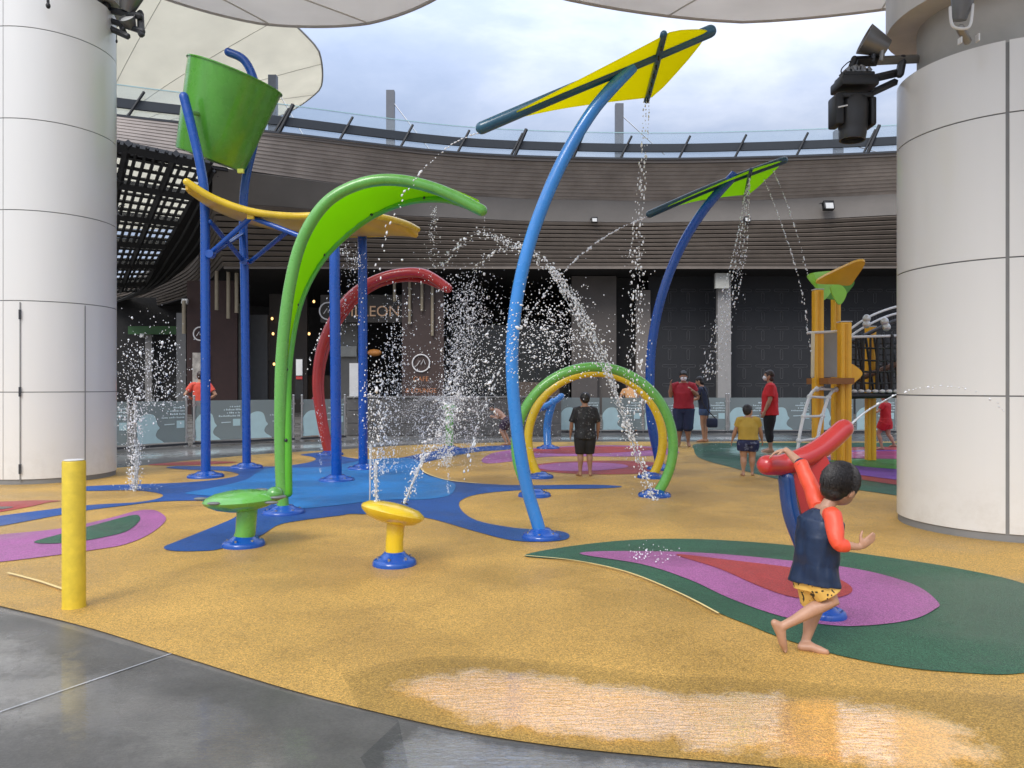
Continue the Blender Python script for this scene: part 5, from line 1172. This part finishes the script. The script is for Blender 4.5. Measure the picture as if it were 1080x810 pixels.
# ------------------------------------------------------------------ water
WD = bpy.data.materials.new('water_drop'); WD.use_nodes = True
_b = WD.node_tree.nodes['Principled BSDF']; _b.inputs['Base Color'].default_value = (.93, .95, .97, 1); _b.inputs['Roughness'].default_value = .12
_b.inputs['Transmission Weight'].default_value = .15; _b.inputs['IOR'].default_value = 1.33; _b.inputs['Specular IOR Level'].default_value = .9
STR = glass_like('water_stream', (.92, .95, .97), 1.6, rough=.05, body=.42, bcol=(.85, .9, .94))
_ico = None
def ico():
    global _ico
    if _ico is None:
        bm = bmesh.new(); bmesh.ops.create_icosphere(bm, subdivisions=1, radius=1); bm.verts.ensure_lookup_table()
        _ico = (np.array([v.co[:] for v in bm.verts]), np.array([[v.index for v in f.verts] for f in bm.faces])); bm.free()
    return _ico
def drops(name, label, pos, size, vel=None, stretch=1.6, parent=None, kind=None, loc=None, cat='water jet'):
    pos = np.asarray(pos, float); n = len(pos); V, F = ico(); k = len(V)
    size = np.asarray(size, float)*np.ones(n)
    if vel is None: vel = np.tile([0, 0, 1.], (n, 1))
    vel = np.asarray(vel, float); vel = vel/np.maximum(1e-9, np.linalg.norm(vel, axis=1))[:, None]
    st = 1+(stretch-1)*rng.random(n)
    jit = 1+.25*rng.standard_normal((n, k, 1)).clip(-1, 1)
    L = V[None]*jit*size[:, None, None]
    comp = (L*vel[:, None, :]).sum(2, keepdims=True)
    L = L+comp*vel[:, None, :]*(st-1)[:, None, None]
    keep = pos[:, 2] > .01
    W = (L+pos[:, None, :])[keep]; n = len(W)
    org = np.array(loc if loc is not None else W.reshape(-1, 3).mean(0)); org[2] = 0
    me = bpy.data.meshes.new(name); W = W.reshape(-1, 3)-org; Fq = (F[None]+np.arange(n)[:, None, None]*k).reshape(-1, 3)
    me.vertices.add(len(W)); me.vertices.foreach_set('co', W.ravel()); me.loops.add(Fq.size); me.loops.foreach_set('vertex_index', Fq.ravel().astype(np.int32))
    me.polygons.add(len(Fq)); me.polygons.foreach_set('loop_start', np.arange(0, Fq.size, 3, dtype=np.int32)); me.update(calc_edges=True); me.validate()
    me.shade_smooth(); me.materials.append(WD); o = bpy.data.objects.new(name, me); C.objects.link(o); o.location = org
    ORG[o.name] = Vector(org)
    tag(o, label, cat, 'water jets and sprays' if not kind else None, kind)
    return o
def path_drops(pts, n, s0, s1, z0=.03, z1=None, ramp=1.0):
    """random drops along a smooth path; spread grows from s0 to s1 metres"""
    c = catmull(pts, 12); c = np.array([p[:] for p in c]); t = rng.random(n)**ramp*(len(c)-1.001); i = t.astype(int); f = (t-i)[:, None]
    p = c[i]*(1-f)+c[i+1]*f; v = c[i+1]-c[i]; sp = (s0+(s1-s0)*(t/(len(c)-1)))[:, None]
    return p+rng.standard_normal((n, 3))*sp, v
def cat_(*a): return np.vstack([x[0] for x in a]), np.vstack([x[1] for x in a])
def sz(n, m, sd=.42): return m*np.exp(sd*rng.standard_normal(n))*.56
def stream(label, pts, r0, r1, broken=True, nd=0, spread=.01, ds=.010, extra=None):
    """a thin thread of water that breaks into beads; one thing"""
    c = catmull(pts, 14); c = np.array([p[:] for p in c]); L = np.r_[0, np.cumsum(np.linalg.norm(np.diff(c, axis=0), axis=1))]
    st_ = .036; s = np.arange(0, L[-1], st_); p = np.stack([np.interp(s, L, c[:, k]) for k in range(3)], 1); v = np.gradient(p, axis=0)
    kp = rng.random(len(s)) < (.85 if broken else 1); rr = np.interp(s, [0, L[-1]], [r0, r1])*(1+.35*rng.standard_normal(len(s))).clip(.5, 1.8)
    p = p+rng.standard_normal(p.shape)*spread*np.interp(s, [0, L[-1]], [.1, 1])[:, None]
    P_, V_, S_ = p[kp], v[kp], rr[kp]
    if extra is not None: P_ = np.vstack([P_, extra[0]]); V_ = np.vstack([V_, extra[1]]); S_ = np.r_[S_, extra[2]]
    return drops('water_stream', label, P_, S_, V_, 2.6)
# 1 far-left fountain
z = 9.7
a1 = path_drops([G(142, 518), P(142, 480, z), P(142, 425, z)], 800, .035, .07)
a2 = path_drops([P(142, 440, z), P(144, 400, z), P(150, 365, z)], 700, .12, .30)
p, v = cat_(a1, a2); e1 = path_drops([P(175, 425, z), P(172, 400, z), P(168, 368, z)], 420, .14, .20); p, v = np.vstack([p, e1[0]]), np.vstack([v, e1[1]])
p = p[((p[:, 0]/p[:, 1])*FPX+540) > 124]; 
drops('water_jet', 'wide splashing fountain beside the left column', p, sz(len(p), .0085), None, 1.8)
# 2 jets rising from the yellow disc
z = 5.65
p, v = path_drops([P(397, 530, z), P(396, 490, z), P(395, 440, z), P(396, 392, z)], 460, .010, .06)
drops('water_jet', 'upright jet rising from the left of the yellow disc seat', p, sz(len(p), .0058), v, 2.0)
q1 = path_drops([P(427, 530, z), P(440, 497, z), P(456, 463, z), P(478, 425, z)], 420, .008, .05)
q2 = path_drops([P(478, 425, z), P(500, 395, z+.1), P(530, 370, z+.2), P(565, 352, z+.3)], 620, .06, .19)
q3 = path_drops([P(560, 345, z+.3), P(590, 355, z+.4), P(610, 372, z+.4)], 420, .13, .16)
p, v = cat_(q1, q2, q3); drops('water_jet', 'slanting jet shooting up to the right from the yellow disc seat', p, sz(len(p), .0058), v, 2.0)
sm = MB(); sm.tube(catmull([P(426.5, 531, 5.63), P(436, 507, 5.64), P(447, 482, 5.65)], 6), [.006, .012], 8); sm.tube([P(397, 530, 5.65), P(396, 490, 5.65)], [.007, .016], 8); sm.tube([P(390, 527, 5.65), P(391, 470, 5.65)], [.005, .011], 8)
tag(sm.build('water_jet', STR), 'three smooth cores of water leaving the yellow disc seat', 'water jet', 'water jets and sprays')
# 3 central plumes
z = 12.6
p, v = cat_(path_drops([G(470, 493), P(474, 440, z), P(482, 385, z), P(490, 335, z), P(494, 306, z)], 3200, .05, .22), path_drops([P(500, 440, z), P(498, 400, z), P(495, 330, z)], 620, .20, .25))
drops('water_jet', 'tallest dense white plume in the middle of the play area', p, sz(len(p), .0108), v, 1.6)
p, v = cat_(path_drops([G(417, 500), P(417, 430, z-.8), P(417, 375, z-.8)], 260, .03, .12), path_drops([P(417, 392, z-.8), P(418, 360, z-.8), P(421, 316, z-.8)], 330, .16, .12))
drops('water_jet', 'narrow plume between the second blue post and the cafe pillar', p, sz(len(p), .0115), v, 1.6)
z = 15.5
for (px, yb, yt, n, lab) in ((448, 482, 436, 240, 'low bubbling splash left of the green spray post'), (463, 484, 430, 300, 'low splash touching the left side of the green spray post'), (495, 478, 447, 200, 'low splash right of the green spray post'), (404, 500, 400, 420, 'splash just right of the rear blue leaf-roof post')):
    g = G(px, yb); p, v = path_drops([g, P(px, (yb+yt)/2, g.y), P(px+2, yt, g.y)], n, .04, .14); drops('water_jet', lab, p, sz(len(p), .014), v, 1.6)
# 4 dome of spray from the green post
g = G(474, 474.5); c0 = P(474, 429, g.y); pp = []; vv = []
for k in range(40):
    a = rng.random()*2*math.pi; Rr = 1.25*(.85+.3*rng.random()); 
    pts = [c0+Vector((Rr*f*math.cos(a), Rr*f*math.sin(a), .16*math.sin(math.pi*min(1, f*1.35))*1.2-.75*max(0, f-.55)**1.4)) for f in np.linspace(.05, 1.0, 6)]
    q = path_drops(pts, 95, .012, .05); pp.append(q[0]); vv.append(q[1])
pp, vv = np.vstack(pp), np.vstack(vv); drops('water_dome', 'low dome of fine spray arching from the green post', pp, sz(len(pp), .0052), vv, 2.2)
# 5 the long arc over the hoops
z = 9.0
A = [P(462, 283, z), P(480, 262, z), P(505, 247, z), P(520, 249, z)]; B_ = [P(497, 287, z), P(515, 268, z), P(540, 261, z), P(552, 262, z)]
D_ = [P(520, 250, z), P(552, 262, z), P(580, 283, z), P(603, 315, z), P(623, 352, z), P(640, 390, z), P(655, 432, z), P(670, 475, z), P(690, 528, z-.1)]
p, v = cat_(path_drops(A, 100, .03, .035), path_drops(B_, 95, .03, .035), path_drops(D_[:4], 240, .03, .04), path_drops(D_[2:6], 560, .03, .06), path_drops(D_[5:], 420, .03, .045))
drops('water_arc', 'long arc of large drops curving over and down through the green hoop', p, sz(len(p), .0135, .35), v, 1.6)
th_ = MB()
for dx, dy in ((0, 0), (3, -4), (-4, 4)):
    th_.tube(catmull([P(598+dx, 306+dy, z), P(620+dx, 348+dy, z), P(640+dx*.6, 388+dy, z), P(657, 438, z), P(672, 480, z), P(689, 524, z-.1)], 6), [.004, .007, .004], 6)
tag(th_.build('water_thread', STR), 'clear continuous threads of water inside the long arc', 'water jet', 'water jets and sprays', kind='stuff')
stream('straight thread of water landing right of the hoops', [P(640, 388, 9), P(660, 440, 9), P(676, 485, 9), P(693, 532, 8.9)], .006, .006, False, spread=.003)
# 6 sail threads
z = 7.6
for k, (xx, xe) in enumerate(((679, 667), (682, 672), (685, 677))):
    c = [P(xx, 104, z), P(xx-4, 180, z), P(xe-.5, 260, z), P(xe-1, 340, z), P(xe, 440, z)]
    ex = path_drops(c[2:], 110, .035, .09); s_ = sz(110, .0065)
    stream(['leftmost', 'middle', 'rightmost'][k]+' thread of drops falling from the yellow sail', c, .0065, .0075, spread=.03, extra=(ex[0], ex[1], s_))
stream('thread of drops thrown left from the tip of the yellow sail beam', [P(504, 140, 6.7), P(478, 152, 6.7), P(448, 176, 6.7), P(425, 208, 6.7), P(408, 245, 6.7), P(398, 290, 6.7)], .007, .0065, spread=.02)
stream('thin arc of water from the left tip of the lime sail beam', [P(684, 228, 12.2), P(650, 243, 12), P(615, 267, 11.5), P(585, 298, 11), P(560, 330, 10.6), P(530, 385, 10.2), P(505, 450, 10), P(490, 508, 9.8)], .012, .012, spread=.02)
for k in range(4):
    xx = 786+1.5*k; c = [P(xx, 202-k*5, 12.6-k*.3), P(775+k*4, 262, 12.5), P(759+k*5, 325, 12.4), P(741+k*6, 400, 12.2)]
    ex = path_drops(c[1:], 50, .03, .07)
    stream(['first', 'second', 'third', 'fourth'][k]+' thread from the left in the cascade below the lime sail', c, .010, .010, spread=.03, extra=(ex[0], ex[1], sz(50, .009)))
stream('left one of two slack threads of water right of the lime sail', [P(806, 190, 12.4), P(820, 225, 12.4), P(835, 268, 12.4), P(847, 315, 12.4), P(855, 372, 12.3)], .010, .009, spread=.012)
stream('right one of two slack threads of water right of the lime sail', [P(816, 181, 12.4), P(829, 212, 12.4), P(842, 252, 12.4), P(852, 292, 12.3)], .010, .009, spread=.012)
lv_ = stream('arching thread of water from the end of the red pipe towards the right column', [P(897, 448, 4.5), P(915, 433, 4.55), P(945, 416, 4.65), P(985, 407.5, 4.8), P(1015, 409, 4.9), P(1040, 418, 5.0), P(1060, 434, 5.1)], .0045, .0045, spread=.006)
sm = MB().tube(catmull([P(897, 448, 4.5), P(915, 433, 4.55), P(945, 416, 4.65)], 6), [.008, .004], 8); tag(sm.build('water_stream', STR), 'smooth start of the thread leaving the red pipe', 'water jet', 'water jets and sprays')
# drips
p, v = path_drops([P(459, 219, 8), P(457, 240, 8), P(455, 265, 8), P(452, 296, 8)], 170, .012, .07); drops('water_drip', 'fine drips falling from the underside of the green leaf arch', p, sz(len(p), .0058), v, 1.6)
p, v = path_drops([P(511, 229, 8), P(511, 236, 8), P(511, 246, 8)], 12, .002, .004); drops('water_drip', 'short drip at the tip of the green leaf arch', p, sz(len(p), .006), v, 2)
p, v = cat_(path_drops([P(350, 260, 11), P(365, 266, 11), P(378, 278, 11)], 120, .06, .08), path_drops([P(372, 262, 11), P(368, 300, 11), P(364, 345, 11)], 260, .08, .16)); drops('water_drip', 'drops shaken off between the two blue leaf-roof posts', p, sz(len(p), .0088), v, 1.5)
p, v = path_drops([P(345, 338, 7), P(333, 365, 7), P(322, 395, 7)], 26, .008, .01); drops('water_drip', 'line of drops falling left of the red arch', p, sz(len(p), .008), v, 1.3)
for px, yb, yt, z_ in ((438, 527, 400, None), (473, 522, 440, None), (338, 500, 430, None)):
    g = G(px, yb); q = path_drops([g, P(px, (yb+yt)/2, g.y), P(px-1, yt, g.y)], 130, .008, .03); drops('water_jet', {438: 'thin upright thread just behind the yellow disc seat', 473: 'thin upright thread over the light blue floor, right of the yellow disc seat', 338: 'faint low jet beside the green arch'}[px], q[0], sz(130, .0055), q[1], 2.4)
# free drops in the air around the jets
n = 1100; px = rng.normal(500, 62, n); py = rng.normal(375, 52, n); zz = rng.uniform(8, 14, n); ok = (px > 360) & (px < 640) & (py < 480) & (py > 262); px, py, zz = px[ok], py[ok], zz[ok]
pos = np.stack([(px-540)/FPX*zz, zz, CAMH+(HZ-py)/FPX*zz], 1)
drops('spray_drops', 'scattered drops in the air around the central plumes', pos, sz(len(pos), .0078), None, 1.3, kind='stuff', cat='spray')
n = 620; px = rng.normal(585, 24, n); py = rng.normal(352, 26, n); zz = rng.uniform(6, 8, n); pos = np.stack([(px-540)/FPX*zz, zz, CAMH+(HZ-py)/FPX*zz], 1)
drops('spray_drops', 'cloud of drops right of the light blue pole', pos, sz(len(pos), .0072), None, 1.3, kind='stuff', cat='spray')
# low mist between the jets: very fine drops
n = 5200; px = rng.normal(475, 52, n); py = rng.uniform(400, 492, n); zz = rng.uniform(9, 15, n); ok = (px > 372) & (px < 600); px, py, zz = px[ok], py[ok], zz[ok]
pos = np.stack([(px-540)/FPX*zz, zz, CAMH+(HZ-py)/FPX*zz], 1)
drops('fine_mist', 'fine low mist of tiny drops drifting between the central jets', pos, .0032*np.exp(.3*rng.standard_normal(len(pos))), None, 1.2, kind='stuff', cat='mist')
core = MB()
for px, yb, yt, z_ in ((142, 518, 465, 9.7),):
    g = G(px, yb)
    for k in range(4):
        dx = rng.uniform(-.03, .03); core.tube([g+Vector((dx, 0, 0)), P(px, (yb+yt)/2, g.y)+Vector((dx*2, 0, 0)), P(px, yt, g.y)+Vector((dx*3, 0, 0))], [.010, .012, .004], 8)
tag(core.build('water_core', STR), 'smooth glassy cores at the feet of the ground jets', 'water jet', 'water jets and sprays', kind='stuff')
# rings of splash where water lands
for px, py, n in ((690, 529, 40), (745, 470, 90), (668, 486, 80), (417, 500, 60), (470, 497, 60), (142, 519, 50), (690, 592, 70), (735, 476, 60)):
    g = G(px, py); a = rng.random(n)*6.28; r_ = .28*rng.random(n)**.5*(g.y/8); pos = np.stack([g.x+r_*np.cos(a), g.y+r_*np.sin(a), .03+.10*rng.random(n)**2], 1)
    drops('splash', 'splash drops scattered on the floor at %s' % {690: ('the foot of the long arc' if py == 529 else 'the tip of the pink teardrop'), 745: 'the feet of the woman in navy', 668: 'the violet ellipse', 417: 'the foot of the narrow plume', 470: 'the foot of the tallest plume', 142: 'the foot of the left fountain', 735: 'the edge of the far green floor'}[px], pos, sz(n, .0065), None, 1.2, kind='stuff', cat='splash')
